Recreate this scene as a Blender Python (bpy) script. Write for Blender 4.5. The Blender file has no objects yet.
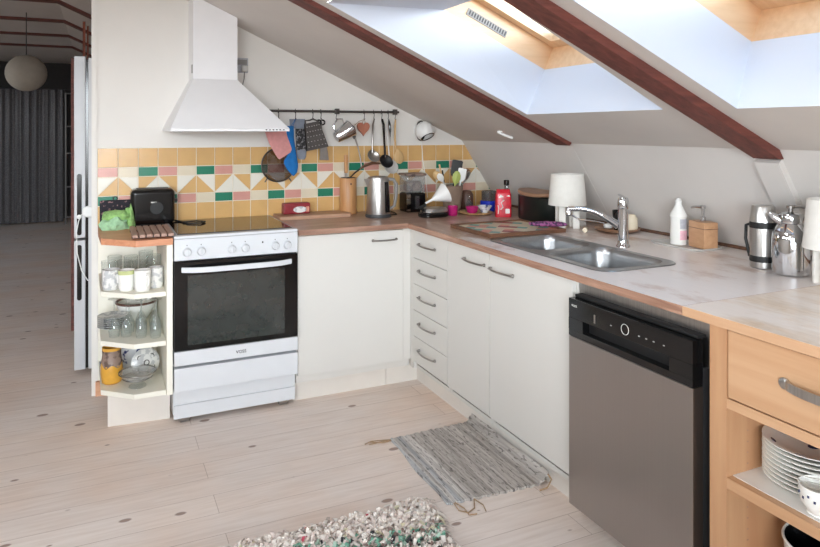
import bpy, bmesh, math, random
from mathutils import Vector, Matrix, noise
random.seed(7)
PI = math.pi
S = bpy.context.scene
COL = S.collection

# ------------------------------------------------------------------ materials
def lin(c):
    return tuple(((v/255)/12.92 if v/255 <= .04045 else ((v/255+.055)/1.055)**2.4) for v in c)

def new_mat(name):
    m = bpy.data.materials.new(name); m.use_nodes = True
    nt = m.node_tree; b = nt.nodes['Principled BSDF']
    return m, nt, b

def coords(nt, scale=(1, 1, 1), rot=(0, 0, 0), kind='Object'):
    tc = nt.nodes.new('ShaderNodeTexCoord'); mp = nt.nodes.new('ShaderNodeMapping')
    mp.inputs['Scale'].default_value = scale; mp.inputs['Rotation'].default_value = rot
    nt.links.new(tc.outputs[kind], mp.inputs['Vector'])
    return mp.outputs['Vector']

def tex_noise(nt, vec, scale=5, detail=4, rough=.55, dist=0):
    n = nt.nodes.new('ShaderNodeTexNoise')
    n.inputs['Scale'].default_value = scale; n.inputs['Detail'].default_value = detail
    n.inputs['Roughness'].default_value = rough; n.inputs['Distortion'].default_value = dist
    nt.links.new(vec, n.inputs['Vector']); return n

def ramp(nt, fac, stops):
    r = nt.nodes.new('ShaderNodeValToRGB'); e = r.color_ramp.elements
    while len(e) < len(stops): e.new(.5)
    for el, (p, c) in zip(e, stops):
        el.position = p; el.color = (*c, 1) if len(c) == 3 else c
    nt.links.new(fac, r.inputs['Fac']); return r.outputs['Color']

def mixc(nt, fac, a, b, mode='MIX'):
    m = nt.nodes.new('ShaderNodeMix'); m.data_type = 'RGBA'; m.blend_type = mode
    for s, v in ((0, fac), (6, a), (7, b)):
        if hasattr(v, 'is_linked') or isinstance(v, bpy.types.NodeSocket): nt.links.new(v, m.inputs[s])
        elif s == 0: m.inputs[0].default_value = v
        else: m.inputs[s].default_value = (*v, 1)
    return m.outputs[2]

def bump(nt, b, h, strength=.3, dist=.002):
    n = nt.nodes.new('ShaderNodeBump'); n.inputs['Strength'].default_value = strength
    n.inputs['Distance'].default_value = dist
    nt.links.new(h, n.inputs['Height']); nt.links.new(n.outputs['Normal'], b.inputs['Normal'])

def M(name, c, rough=.5, metal=0, var=.05, scale=14, bmp=0, stretch=(1, 1, 1), coat=0, spec=None):
    m, nt, b = new_mat(name); c = lin(c)
    n = tex_noise(nt, coords(nt, stretch), scale)
    lo = tuple(v*(1-var) for v in c); hi = tuple(min(1, v*(1+var)) for v in c)
    nt.links.new(ramp(nt, n.outputs['Fac'], [(.3, lo), (.7, hi)]), b.inputs['Base Color'])
    b.inputs['Roughness'].default_value = rough; b.inputs['Metallic'].default_value = metal
    if coat: b.inputs['Coat Weight'].default_value = coat; b.inputs['Coat Roughness'].default_value = .05
    if spec is not None: b.inputs['Specular IOR Level'].default_value = spec
    if bmp: bump(nt, b, n.outputs['Fac'], bmp)
    return m

def wood(name, c1, c2, axis='X', rough=.5, scale=6, spec=.5, third=None):
    m, nt, b = new_mat(name)
    st = {'X': (.6, 9, 9), 'Y': (9, .6, 9), 'Z': (9, 9, .6)}[axis]
    v = coords(nt, st)
    n = tex_noise(nt, v, scale, 6, .6, .4)
    col = ramp(nt, n.outputs['Fac'], [(.3, lin(c1)), (.68, lin(c2))])
    if third:
        n2 = tex_noise(nt, coords(nt), 2.2, 3)
        f = ramp(nt, n2.outputs['Fac'], [(.42, (0, 0, 0)), (.62, (1, 1, 1))])
        col = mixc(nt, f, col, lin(third))
    nt.links.new(col, b.inputs['Base Color'])
    b.inputs['Roughness'].default_value = rough; b.inputs['Specular IOR Level'].default_value = spec
    bump(nt, b, n.outputs['Fac'], .08)
    return m

def butcher(name, tones, axis='Y', stave=.045, length=.6, rough=.45, worn=None, wornpos=(.45, .65), along=0):
    """Glued staves of several tones, running along one axis."""
    m, nt, b = new_mat(name)
    v = coords(nt, (1, 1, 1), (0, 0, PI/2 if axis == 'Y' else 0))
    br = nt.nodes.new('ShaderNodeTexBrick')
    nt.links.new(v, br.inputs['Vector'])
    br.inputs['Scale'].default_value = 1
    br.inputs['Brick Width'].default_value = length; br.inputs['Row Height'].default_value = stave
    br.inputs['Mortar Size'].default_value = .0006; br.inputs['Bias'].default_value = 0
    br.inputs['Color1'].default_value = (*lin(tones[0]), 1); br.inputs['Color2'].default_value = (*lin(tones[1]), 1)
    br.inputs['Mortar'].default_value = (*lin(tones[2]), 1)
    st = (9, .7, 9) if axis == 'Y' else (.7, 9, 9)
    n = tex_noise(nt, coords(nt, st), 8, 6, .6, .3)
    g = ramp(nt, n.outputs['Fac'], [(.3, (.72, .70, .68)), (.7, (1, 1, 1))])
    col = mixc(nt, .8, br.outputs['Color'], g, 'MULTIPLY')
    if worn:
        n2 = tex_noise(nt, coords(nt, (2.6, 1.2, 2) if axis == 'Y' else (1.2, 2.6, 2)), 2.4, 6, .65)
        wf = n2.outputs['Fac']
        if along:                             # skylight sheen painted in: the wear is whitened towards the sink
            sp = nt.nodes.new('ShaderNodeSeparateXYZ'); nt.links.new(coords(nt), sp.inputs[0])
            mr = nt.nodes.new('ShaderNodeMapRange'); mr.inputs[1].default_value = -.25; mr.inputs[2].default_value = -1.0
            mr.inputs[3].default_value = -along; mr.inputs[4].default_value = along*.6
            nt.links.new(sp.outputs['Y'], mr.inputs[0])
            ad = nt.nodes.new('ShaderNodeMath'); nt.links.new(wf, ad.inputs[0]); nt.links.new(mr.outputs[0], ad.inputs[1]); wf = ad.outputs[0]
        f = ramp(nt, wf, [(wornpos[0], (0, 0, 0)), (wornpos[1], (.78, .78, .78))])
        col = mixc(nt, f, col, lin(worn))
    nt.links.new(col, b.inputs['Base Color'])
    b.inputs['Roughness'].default_value = rough
    return m

def floor_mat():
    m, nt, b = new_mat('whitewashed_pine_boards')
    v = coords(nt)
    br = nt.nodes.new('ShaderNodeTexBrick'); nt.links.new(v, br.inputs['Vector'])
    br.inputs['Scale'].default_value = 1
    br.inputs['Brick Width'].default_value = 3.1; br.inputs['Row Height'].default_value = .135
    br.inputs['Mortar Size'].default_value = .0011; br.inputs['Mortar Smooth'].default_value = .3
    br.offset = .37
    br.inputs['Color1'].default_value = (*lin((242, 232, 225)), 1); br.inputs['Color2'].default_value = (*lin((236, 224, 216)), 1)
    br.inputs['Mortar'].default_value = (*lin((186, 168, 156)), 1)
    n = tex_noise(nt, coords(nt, (.9, 11, 1)), 5, 6, .6, .5)
    g = ramp(nt, n.outputs['Fac'], [(.28, (.80, .76, .72)), (.62, (1, 1, 1))])
    col = mixc(nt, .6, br.outputs['Color'], g, 'MULTIPLY')
    n3 = tex_noise(nt, coords(nt, (1.2, 1.2, 1)), 1.3, 3)
    pk = ramp(nt, n3.outputs['Fac'], [(.42, (1, 1, 1)), (.68, (1.0, .89, .80))])
    col = mixc(nt, .8, col, pk, 'MULTIPLY')
    # knots: sparse elongated dark spots
    vo = nt.nodes.new('ShaderNodeTexVoronoi'); vo.inputs['Scale'].default_value = 1
    nd = tex_noise(nt, coords(nt), 9, 2)
    vm = nt.nodes.new('ShaderNodeVectorMath'); vm.operation = 'MULTIPLY_ADD'
    vm.inputs[1].default_value = (.05, .05, 0)
    nt.links.new(nd.outputs['Color'], vm.inputs[0]); nt.links.new(coords(nt, (5.6, 10.5, 1)), vm.inputs[2])
    nt.links.new(vm.outputs[0], vo.inputs['Vector'])
    sepc = nt.nodes.new('ShaderNodeSeparateColor'); nt.links.new(vo.outputs['Color'], sepc.inputs[0])
    sz = nt.nodes.new('ShaderNodeMath'); sz.operation = 'MULTIPLY_ADD'; sz.inputs[1].default_value = .20; sz.inputs[2].default_value = -.035
    nt.links.new(sepc.outputs[0], sz.inputs[0])
    df = nt.nodes.new('ShaderNodeMath'); df.operation = 'SUBTRACT'
    nt.links.new(sz.outputs[0], df.inputs[0]); nt.links.new(vo.outputs['Distance'], df.inputs[1])
    kf = nt.nodes.new('ShaderNodeMath'); kf.operation = 'MULTIPLY'; kf.inputs[1].default_value = 26; kf.use_clamp = True
    nt.links.new(df.outputs[0], kf.inputs[0])
    kk = nt.nodes.new('ShaderNodeMath'); kk.operation = 'MULTIPLY'; kk.inputs[1].default_value = .8
    nt.links.new(kf.outputs[0], kk.inputs[0])
    col = mixc(nt, kk.outputs[0], col, lin((140, 112, 98)))
    nt.links.new(col, b.inputs['Base Color'])
    b.inputs['Roughness'].default_value = .6; b.inputs['Specular IOR Level'].default_value = .25
    bump(nt, b, br.outputs['Fac'], -.3, .001)
    return m

def rag_mat():
    m, nt, b = new_mat('woven_rag_strips')
    n = tex_noise(nt, coords(nt, (70, 1.6, 1)), 1, 3, .6)
    col = ramp(nt, n.outputs['Fac'], [(.28, lin((112, 106, 102))), (.38, lin((172, 167, 162))), (.5, lin((196, 191, 186))), (.62, lin((222, 218, 213))), (.7, lin((182, 176, 172)))])
    n2 = tex_noise(nt, coords(nt, (150, 22, 1)), 1, 2)
    g = ramp(nt, n2.outputs['Fac'], [(.36, (.3, .29, .29)), (.43, (1, 1, 1))])
    col = mixc(nt, .8, col, g, 'MULTIPLY')
    sp = nt.nodes.new('ShaderNodeSeparateXYZ'); nt.links.new(coords(nt), sp.inputs[0])
    mr = nt.nodes.new('ShaderNodeMapRange'); mr.inputs[1].default_value = -.22; mr.inputs[2].default_value = .28
    nt.links.new(sp.outputs['X'], mr.inputs[0])
    W = (1, 1, 1); st = ramp(nt, mr.outputs[0], [(0, (.80, .86, .92)), (.055, (.80, .86, .92)), (.065, W), (.10, W), (.11, (.72, .76, .82)), (.14, (.72, .76, .82)), (.15, W), (.23, W), (.25, (.80, .78, .76)), (.55, (.78, .76, .75)), (.60, (.94, .93, .92)), (.74, (.94, .93, .92)), (.78, (.82, .8, .79)), (1, (.9, .89, .88))])
    col = mixc(nt, 1, col, st, 'MULTIPLY')
    nt.links.new(col, b.inputs['Base Color']); b.inputs['Roughness'].default_value = .9
    bump(nt, b, n.outputs['Fac'], .8, .006)
    return m

def speckle(name, base, spots, scale=60, rough=.8, th=.42):
    m, nt, b = new_mat(name)
    n = tex_noise(nt, coords(nt), scale, 2, .5)
    col = ramp(nt, n.outputs['Fac'], [(th, lin(spots)), (th+.08, lin(base))])
    nt.links.new(col, b.inputs['Base Color']); b.inputs['Roughness'].default_value = rough
    return m

def glass_mat(name, tint=(1, 1, 1), gl=.12, body=.0):
    m = bpy.data.materials.new(name); m.use_nodes = True; nt = m.node_tree
    nt.nodes.remove(nt.nodes['Principled BSDF']); out = nt.nodes['Material Output']
    tr = nt.nodes.new('ShaderNodeBsdfTransparent'); tr.inputs[0].default_value = (*tint, 1)
    g = nt.nodes.new('ShaderNodeBsdfGlossy'); g.inputs['Roughness'].default_value = .05
    lw = nt.nodes.new('ShaderNodeLayerWeight'); lw.inputs['Blend'].default_value = .5
    pw = nt.nodes.new('ShaderNodeMath'); pw.operation = 'POWER'; pw.inputs[1].default_value = 4
    nt.links.new(lw.outputs['Facing'], pw.inputs[0])
    n = tex_noise(nt, coords(nt), 30, 2)
    ad = nt.nodes.new('ShaderNodeMath'); ad.operation = 'MULTIPLY_ADD'; ad.inputs[1].default_value = gl*.3; ad.inputs[2].default_value = .03
    nt.links.new(n.outputs['Fac'], ad.inputs[0])
    a2 = nt.nodes.new('ShaderNodeMath'); a2.operation = 'MULTIPLY_ADD'; a2.inputs[1].default_value = .6; a2.use_clamp = True
    nt.links.new(pw.outputs[0], a2.inputs[0]); nt.links.new(ad.outputs[0], a2.inputs[2])
    mx = nt.nodes.new('ShaderNodeMixShader')
    nt.links.new(a2.outputs[0], mx.inputs[0]); nt.links.new(tr.outputs[0], mx.inputs[1]); nt.links.new(g.outputs[0], mx.inputs[2])
    last = mx
    if body:
        df = nt.nodes.new('ShaderNodeBsdfDiffuse'); df.inputs[0].default_value = (.85, .87, .88, 1)
        m2 = nt.nodes.new('ShaderNodeMixShader'); m2.inputs[0].default_value = body
        nt.links.new(mx.outputs[0], m2.inputs[1]); nt.links.new(df.outputs[0], m2.inputs[2]); last = m2
    nt.links.new(last.outputs[0], out.inputs['Surface'])
    return m

def steel(name, c=(190, 188, 186), rough=.25, axis='Z', var=.12):
    st = {'X': (.3, 60, 60), 'Y': (60, .3, 60), 'Z': (60, 60, .3)}[axis]
    return M(name, c, rough, 1, var, 3, .05, st)

MT = {}
MT['wall'] = M('painted_plaster', (228, 225, 220), .75, var=.02, scale=4)
MT['knee'] = M('painted_board', (210, 206, 202), .7, var=.03, scale=3)
MT['ceil'] = M('painted_ceiling', (214, 209, 204), .75, var=.03, scale=3)
MT['reveal'] = M('white_gloss_paint', (214, 221, 233), .6, var=.01, scale=3)
MT['hallwall'] = M('dark_hall_paint', (70, 68, 68), .85, var=.05)
MT['beam'] = wood('dark_red_timber', (84, 42, 36), (122, 66, 56), 'X', .6, 5)
MT['postred'] = wood('red_brown_timber', (128, 66, 48), (165, 92, 70), 'Z', .6, 5)
MT['pine'] = wood('lacquered_pine', (222, 186, 146), (234, 202, 166), 'X', .4, 4)
MT['pinebase'] = wood('pine_baseboard', (196, 140, 104), (214, 165, 130), 'X', .5, 4)
MT['floor'] = floor_mat()
MT['cab'] = M('cabinet_white', (213, 211, 206), .38, var=.015, scale=3)
MT['cabin'] = M('cabinet_cream', (236, 233, 220), .5, var=.02, scale=3)
MT['plinth'] = M('plinth_white', (222, 217, 210), .5, var=.03, scale=6)
MT['enamel'] = M('white_enamel', (214, 217, 221), .22, var=.01)
MT['hood'] = M('white_hood_paint', (236, 236, 238), .35, var=.01)
MT['black'] = M('black_gloss', (14, 14, 15), .12, var=.1)
MT['blackm'] = M('black_matt', (17, 17, 18), .55, var=.15)
MT['dgrey'] = M('dark_grey', (60, 60, 62), .45, var=.1)
MT['grey'] = M('mid_grey', (140, 138, 136), .5, var=.08)
MT['ceran'] = M('black_ceramic_glass', (24, 18, 14), .10, var=.1)
MT['ovenglass'] = M('dark_oven_glass', (44, 50, 49), .05, var=.1, spec=1.0)
MT['steel'] = steel('brushed_steel', (190, 188, 185), .3)
MT['dw'] = steel('dishwasher_steel', (172, 166, 162), .36, 'Z', .015)
MT['sink'] = steel('sink_steel', (168, 170, 172), .28, 'Y', .08)
MT['chrome'] = M('chrome', (215, 217, 220), .06, 1, .03)
MT['handle'] = M('pewter_handle', (158, 154, 150), .3, 1, .1)
MT['iron'] = M('dark_rail_iron', (92, 88, 86), .4, .8, .1)
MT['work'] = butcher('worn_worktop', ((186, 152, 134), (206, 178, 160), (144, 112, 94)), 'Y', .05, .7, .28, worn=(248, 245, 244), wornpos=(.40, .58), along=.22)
MT['workdark'] = butcher('brown_worktop', ((172, 138, 120), (192, 160, 142), (130, 98, 82)), 'X', .05, .7, .32, worn=(206, 186, 174), wornpos=(.5, .7))
MT['worklight'] = butcher('birch_worktop', ((222, 196, 166), (230, 208, 182), (190, 158, 126)), 'Y', .06, .9, .34, worn=(244, 237, 231), wornpos=(.34, .56))
MT['edge'] = wood('worktop_edge', (128, 90, 72), (186, 148, 126), 'Y', .45, 7)
MT['edgex'] = wood('worktop_edge_back', (126, 92, 76), (174, 138, 118), 'X', .45, 7)
MT['edgel'] = wood('birch_edge', (190, 146, 110), (206, 168, 134), 'Y', .45, 4)
MT['cornerwood'] = wood('orange_beech', (190, 126, 92), (214, 154, 118), 'X', .4, 4)
MT['birch'] = wood('birch_panel', (180, 134, 98), (194, 152, 114), 'Z', .45, 2.4)
MT['birchh'] = wood('birch_front', (186, 143, 106), (200, 160, 124), 'Y', .4, 2.4)
MT['shelfwhite'] = M('white_laminate', (226, 224, 220), .35, var=.02)
MT['grout'] = M('cream_grout', (226, 216, 196), .8, var=.05)
MT['ty'] = M('tile_ochre', (210, 169, 111), .2, var=.06, scale=9)
MT['tp'] = M('tile_pink', (206, 150, 138), .2, var=.06, scale=9)
MT['tc'] = M('tile_cream', (218, 206, 182), .2, var=.05, scale=9)
MT['tg'] = M('tile_green', (38, 122, 96), .18, var=.1, scale=9)
MT['tw'] = M('tile_white', (226, 222, 210), .2, var=.03, scale=9)
MT['porc'] = M('white_porcelain', (236, 236, 232), .15, var=.02)
MT['limerim'] = M('lime_glaze', (196, 204, 146), .2, var=.05)
MT['greyporc'] = speckle('grey_pattern_porcelain', (226, 226, 224), (190, 192, 194), 40, .2, .45)
MT['bluepat'] = speckle('blue_flower_porcelain', (222, 226, 232), (62, 74, 130), 26, .2, .38)
MT['ochre'] = M('ochre_glaze', (214, 160, 62), .3, var=.12, scale=20)
MT['drip'] = speckle('grey_brown_drip_glaze', (142, 122, 112), (96, 78, 70), 30, .4)
MT['brown'] = M('brown_ceramic', (96, 66, 54), .4, var=.15)
MT['glass'] = glass_mat('clear_glass', (.95, .965, .96), .10, .035)
MT['cutglass'] = glass_mat('cut_glass', (.86, .86, .85), .5, .16)
MT['pane'] = glass_mat('window_glass', (.97, .98, .98), .02)
MT['frost'] = glass_mat('smoked_plastic', (.62, .62, .63), .25, .05)
MT['knifewood'] = wood('honey_wood', (176, 124, 78), (205, 156, 106), 'Z', .4, 4)
MT['spoonwood'] = wood('pale_spoon_wood', (196, 156, 104), (220, 186, 134), 'Z', .5, 4)
MT['darkwood'] = wood('walnut_wood', (92, 62, 46), (122, 86, 64), 'X', .45, 4)
MT['lidwood'] = wood('lid_wood', (140, 106, 82), (166, 130, 104), 'Y', .45, 4)
MT['terra'] = wood('terracotta_wood', (158, 92, 70), (186, 122, 98), 'Z', .5, 4)
MT['boardwood'] = wood('cutting_board_wood', (166, 128, 104), (190, 152, 126), 'X', .5, 5)
MT['trivet'] = wood('trivet_slat', (150, 118, 104), (182, 150, 134), 'Y', .5, 5)
MT['bamboo'] = wood('bamboo', (178, 134, 98), (196, 154, 118), 'Y', .4, 5)
MT['towel'] = M('green_towel', (142, 184, 112), .9, var=.28, scale=60, bmp=.6)
MT['towel2'] = M('mint_towel', (156, 196, 156), .9, var=.15, scale=60, bmp=.6)
MT['mitt'] = speckle('dark_print_cotton', (38, 36, 44), (150, 116, 116), 60, .9, .30)
MT['pinkcloth'] = M('pink_cotton', (212, 150, 148), .9, var=.08, scale=40, bmp=.4)
MT['bluecloth'] = M('blue_cotton', (24, 108, 178), .9, var=.12, scale=30, bmp=.4)
MT['greycloth'] = M('grey_blue_cotton', (132, 138, 150), .9, var=.15, scale=30, bmp=.4)
MT['darkspeck'] = speckle('dark_speckled_cotton', (52, 50, 52), (150, 148, 150), 90, .9, .4)
MT['sieve'] = glass_mat('sieve_mesh', (.42, .38, .36), .5)
MT['red'] = M('red_foil', (204, 40, 58), .25, var=.25, scale=26, bmp=.5)
MT['darkred'] = M('dark_red_card', (138, 34, 44), .4, var=.15)
MT['white'] = M('white_plastic', (232, 232, 230), .35, var=.02)
MT['shade'] = M('white_lampshade', (230, 228, 222), .85, var=.03, scale=40)
MT['magenta'] = M('magenta_glass', (178, 34, 108), .15, var=.12)
MT['blue'] = M('cobalt_blue', (36, 58, 190), .2, var=.15)
MT['greyblue'] = M('slate_blue_print', (62, 70, 104), .25, var=.15)
MT['crock'] = M('taupe_stoneware', (142, 120, 104), .45, var=.12)
MT['lime'] = M('lime_silicone', (168, 180, 98), .5)
MT['ltgrey'] = M('pale_grey', (196, 194, 190), .5, var=.05)
MT['breadbox'] = M('black_green_lacquer', (16, 24, 22), .3, var=.15)
MT['teal'] = M('teal_paint', (92, 160, 156), .4, var=.06)
MT['sand'] = M('sand_paint', (216, 204, 180), .4, var=.05)
MT['salmon'] = M('salmon_paint', (214, 150, 130), .4, var=.06)
MT['purple'] = speckle('purple_patterned_cloth', (148, 84, 132), (52, 30, 62), 70, .85, .45)
MT['pinklabel'] = M('pink_label', (222, 176, 190), .5, var=.1, scale=60)
MT['greylabel'] = M('grey_label', (178, 180, 188), .5, var=.12, scale=90)
MT['fridge'] = M('fridge_white', (206, 206, 208), .35, var=.02)
MT['fridgedoor'] = M('fridge_door_grey', (196, 197, 200), .35, var=.02)
MT['curtain'] = speckle('charcoal_curtain', (124, 122, 124), (104, 102, 104), 80, .95, .5)
MT['paper'] = M('paper_lantern', (150, 142, 131), .9, var=.05, scale=20)
MT['bluepot'] = M('pot_dark_green', (22, 34, 32), .25, var=.1)
MT['twine'] = M('jute_twine', (168, 142, 112), .9, var=.2, scale=80)
MT['rag'] = rag_mat()
for i, c in enumerate([(236, 228, 219), (222, 210, 201), (242, 236, 228), (200, 186, 177), (226, 212, 205), (158, 146, 140), (172, 200, 184), (112, 164, 142), (192, 84, 100), (128, 106, 98), (58, 56, 58), (212, 206, 176)]):
    MT['shag%d' % i] = M('rag_tuft_%d' % i, c, .95, var=.12, scale=30)

# ------------------------------------------------------------------ mesh builder
def rrect(x0, x1, y0, y1, r, n=5):
    pts = []
    for cx, cy, a in ((x1-r, y1-r, 0), (x0+r, y1-r, PI/2), (x0+r, y0+r, PI), (x1-r, y0+r, 1.5*PI)):
        for k in range(n+1):
            t = a+PI/2*k/n; pts.append((cx+r*math.cos(t), cy+r*math.sin(t)))
    return pts

def oval(cx, cy, a, b, n=28, p=2.0):
    out = []
    for k in range(n):
        t = 2*PI*k/n; c, s = math.cos(t), math.sin(t)
        out.append((cx+a*math.copysign(abs(c)**(2/p), c), cy+b*math.copysign(abs(s)**(2/p), s)))
    return out

class MB:
    def __init__(s): s.bev = False; s.bm = bmesh.new(); s.T = Matrix.Identity(4)
    def at(s, loc=(0, 0, 0), rot=(0, 0, 0)):
        from mathutils import Euler
        s.T = Matrix.Translation(loc) @ Euler(rot).to_matrix().to_4x4(); return s
    def v(s, co): return s.bm.verts.new(s.T @ Vector(co))
    def f(s, vs, m=0):
        try:
            f = s.bm.faces.new(vs); f.material_index = m; return f
        except ValueError: return None
    def face(s, pts, m=0): return s.f([s.v(p) for p in pts], m)
    def box(s, x0, x1, y0, y1, z0, z1, m=0, bev=0, seg=2):
        x0, x1 = sorted((x0, x1)); y0, y1 = sorted((y0, y1)); z0, z1 = sorted((z0, z1))
        V = [s.v(p) for p in ((x0,y0,z0),(x1,y0,z0),(x1,y1,z0),(x0,y1,z0),(x0,y0,z1),(x1,y0,z1),(x1,y1,z1),(x0,y1,z1))]
        F = [s.f([V[i] for i in q], m) for q in ((3,2,1,0),(4,5,6,7),(0,1,5,4),(1,2,6,5),(2,3,7,6),(3,0,4,7))]
        if bev:
            s.bev = True
            es = list({e for f in F for e in f.edges})
            r = bmesh.ops.bevel(s.bm, geom=es, offset=bev, segments=seg, affect='EDGES', profile=.5)
            for f in r['faces']: f.material_index = m
        return s
    def loft(s, loops, m=0, cap0=True, cap1=True, closed=True):
        L = [[s.v(p) for p in lp] for lp in loops]; n = len(L[0])
        for a, b in zip(L, L[1:]):
            for i in range(n if closed else n-1):
                s.f([a[i], a[(i+1) % n], b[(i+1) % n], b[i]], m)
        if cap0: s.f(L[0][::-1], m)
        if cap1: s.f(L[-1], m)
        return s
    def prism(s, pts, z0, z1, m=0):
        return s.loft([[(x, y, z0) for x, y in pts], [(x, y, z1) for x, y in pts]], m)
    def prism_y(s, pts, y0, y1, m=0):     # pts in (x, z)
        return s.loft([[(x, y0, z) for x, z in pts], [(x, y1, z) for x, z in pts]], m)
    def prism_x(s, pts, x0, x1, m=0):     # pts in (y, z)
        return s.loft([[(x0, y, z) for y, z in pts], [(x1, y, z) for y, z in pts]], m)
    def lathe(s, prof, c=(0, 0), n=28, m=0, cap0=True, cap1=True, sx=1, sy=1):
        loops = [[(c[0]+sx*r*math.cos(2*PI*k/n), c[1]+sy*r*math.sin(2*PI*k/n), z) for k in range(n)] for r, z in prof]
        return s.loft(loops, m, cap0, cap1)
    def tube(s, pts, r, n=8, m=0, flat=1.0):
        P = [Vector(p) for p in pts]; rs = r if isinstance(r, (list, tuple)) else [r]*len(P)
        loops = []; up = None
        for i, p in enumerate(P):
            d = (P[min(i+1, len(P)-1)]-P[max(i-1, 0)]).normalized()
            if up is None:
                up = Vector((0, 0, 1)) if abs(d.z) < .9 else Vector((0, 1, 0))
            a = d.cross(up)
            if a.length < 1e-5: a = d.cross(Vector((1, 0, 0)))
            a.normalize(); b = a.cross(d).normalized(); up = b
            loops.append([tuple(p+a*rs[i]*math.cos(2*PI*k/n)+b*rs[i]*flat*math.sin(2*PI*k/n)) for k in range(n)])
        return s.loft(loops, m)
    def ball(s, c, r, m=0, n=20, sz=1.0):
        k = n//2; prof = [(max(1e-4, r*math.sin(PI*i/k)), -r*sz*math.cos(PI*i/k)) for i in range(k+1)]
        T = s.T.copy(); s.T = T @ Matrix.Translation(c); s.lathe(prof, (0, 0), n, m); s.T = T; return s
    def torus(s, c, R, r, axis='Z', m=0, n=32, k=8):
        L = []
        for i in range(n):
            a = 2*PI*i/n; lp = []
            for j in range(k):
                b = 2*PI*j/k; q = R+r*math.cos(b); x, y, z = q*math.cos(a), q*math.sin(a), r*math.sin(b)
                if axis == 'Y': x, y, z = x, z, y
                if axis == 'X': x, y, z = z, x, y
                lp.append(s.v((c[0]+x, c[1]+y, c[2]+z)))
            L.append(lp)
        for i in range(n):
            for j in range(k):
                s.f([L[i][j], L[(i+1) % n][j], L[(i+1) % n][(j+1) % k], L[i][(j+1) % k]], m)
        return s
    def holed(s, outer, holes, fz, th=(0, 0, 0), m=0, mside=None):
        """planar region with holes, fz(x,y)->z, extruded by vector th."""
        mside = m if mside is None else mside
        def ring(pts, off): return [s.v((x+off[0], y+off[1], fz(x, y)+off[2])) for x, y in pts]
        tops = []
        for off in ((0, 0, 0), th):
            rings = [ring(p, off) for p in [outer]+holes]; es = []
            for r in rings:
                for i in range(len(r)): es.append(s.bm.edges.new((r[i], r[(i+1) % len(r)])))
            g = bmesh.ops.triangle_fill(s.bm, use_beauty=True, use_dissolve=False, edges=es)
            for q in g['geom']:
                if isinstance(q, bmesh.types.BMFace): q.material_index = m
            tops.append(rings)
            if Vector(th).length == 0: return s
        for a, b in zip(*tops):
            for i in range(len(a)):
                s.f([a[i], a[(i+1) % len(a)], b[(i+1) % len(a)], b[i]], mside)
        return s
    def build(s, name, mats, parent=None, world=True, loc=None, smooth=38):
        mats = mats if isinstance(mats, (list, tuple)) else [mats]
        bmesh.ops.recalc_face_normals(s.bm, faces=s.bm.faces)
        me = bpy.data.meshes.new(name)
        if smooth:
            lim = math.radians(smooth)
            for f in s.bm.faces: f.smooth = True
            for e in s.bm.edges:
                if len(e.link_faces) != 2 or e.calc_face_angle(0) > lim: e.smooth = False
        off = Vector((0, 0, 0))
        if parent is not None and world: off = root_loc(parent)
        elif parent is None and loc is not None: off = Vector(loc)
        for v in s.bm.verts: v.co -= off
        s.bm.to_mesh(me); s.bm.free()
        for k in mats: me.materials.append(MT[k] if isinstance(k, str) else k)
        o = bpy.data.objects.new(name, me); COL.objects.link(o)
        if s.bev and smooth:
            wn = o.modifiers.new('weighted_normals', 'WEIGHTED_NORMAL'); wn.keep_sharp = True; wn.weight = 100
        if parent is not None: o.parent = parent
        elif loc is not None: o.location = loc
        return o

def root_loc(o):
    v = Vector((0, 0, 0))
    while o is not None: v += o.location; o = o.parent
    return v

def tag(o, label=None, cat=None, group=None, kind=None):
    if label: o['label'] = label
    if cat: o['category'] = cat
    if group: o['group'] = group
    if kind: o['kind'] = kind
    return o

def thing(name, label, cat, loc, rz=0, group=None):
    o = bpy.data.objects.new(name, None); COL.objects.link(o)
    o.empty_display_size = .05; o.location = loc; o.rotation_euler = (0, 0, rz)
    return tag(o, label, cat, group)

def dup(root, loc, rz=0, label=None, group=None):
    r = root.copy(); COL.objects.link(r); r.location = loc; r.rotation_euler = (0, 0, rz)
    if label: r['label'] = label
    if group: r['group'] = group
    for ch in list(root.children):
        c = ch.copy(); COL.objects.link(c); c.parent = r
        for g in ch.children:
            d = g.copy(); COL.objects.link(d); d.parent = c
    return r

def struct(o): o['kind'] = 'structure'; return o

def lettering(name, text, size, mat, parent, origin, right, up, ext=.0006):
    cu = bpy.data.curves.new(name, 'FONT'); cu.body = text; cu.size = size; cu.extrude = ext
    cu.align_x = 'CENTER'; cu.align_y = 'CENTER'
    tmp = bpy.data.objects.new('tmp', cu); COL.objects.link(tmp)
    me = bpy.data.meshes.new_from_object(tmp.evaluated_get(bpy.context.evaluated_depsgraph_get()))
    bpy.data.objects.remove(tmp); bpy.data.curves.remove(cu)
    r = Vector(right).normalized(); u = Vector(up).normalized(); n = r.cross(u)
    R = Matrix((r, u, n)).transposed().to_4x4(); R.translation = Vector(origin)-root_loc(parent)
    me.transform(R); me.materials.clear(); me.materials.append(MT[mat]); me.name = name
    o = bpy.data.objects.new(name, me); COL.objects.link(o); o.parent = parent
    return o

# ------------------------------------------------------------------ room shell
XC, ZC, SL = .647, 1.327, .4509              # ceiling / knee-wall crease and roof slope
KS = .652
CT = .892                                    # worktop height
def zc(x): return ZC+SL*(XC-x)
def xk(z): return XC+KS*(ZC-z)
YN, YF = -5.6, 8.6                           # room behind the camera, end of the hall
XT = -1.84; ZT = zc(XT); XL = -3.6
XL2 = XL-(XC-XT); XL3 = XL2-(xk(0)-XC)

struct(MB().box(XL3-.1, xk(0)+.1, YN-.1, YF+.1, -.12, 0).build('floor', 'floor'))

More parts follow.
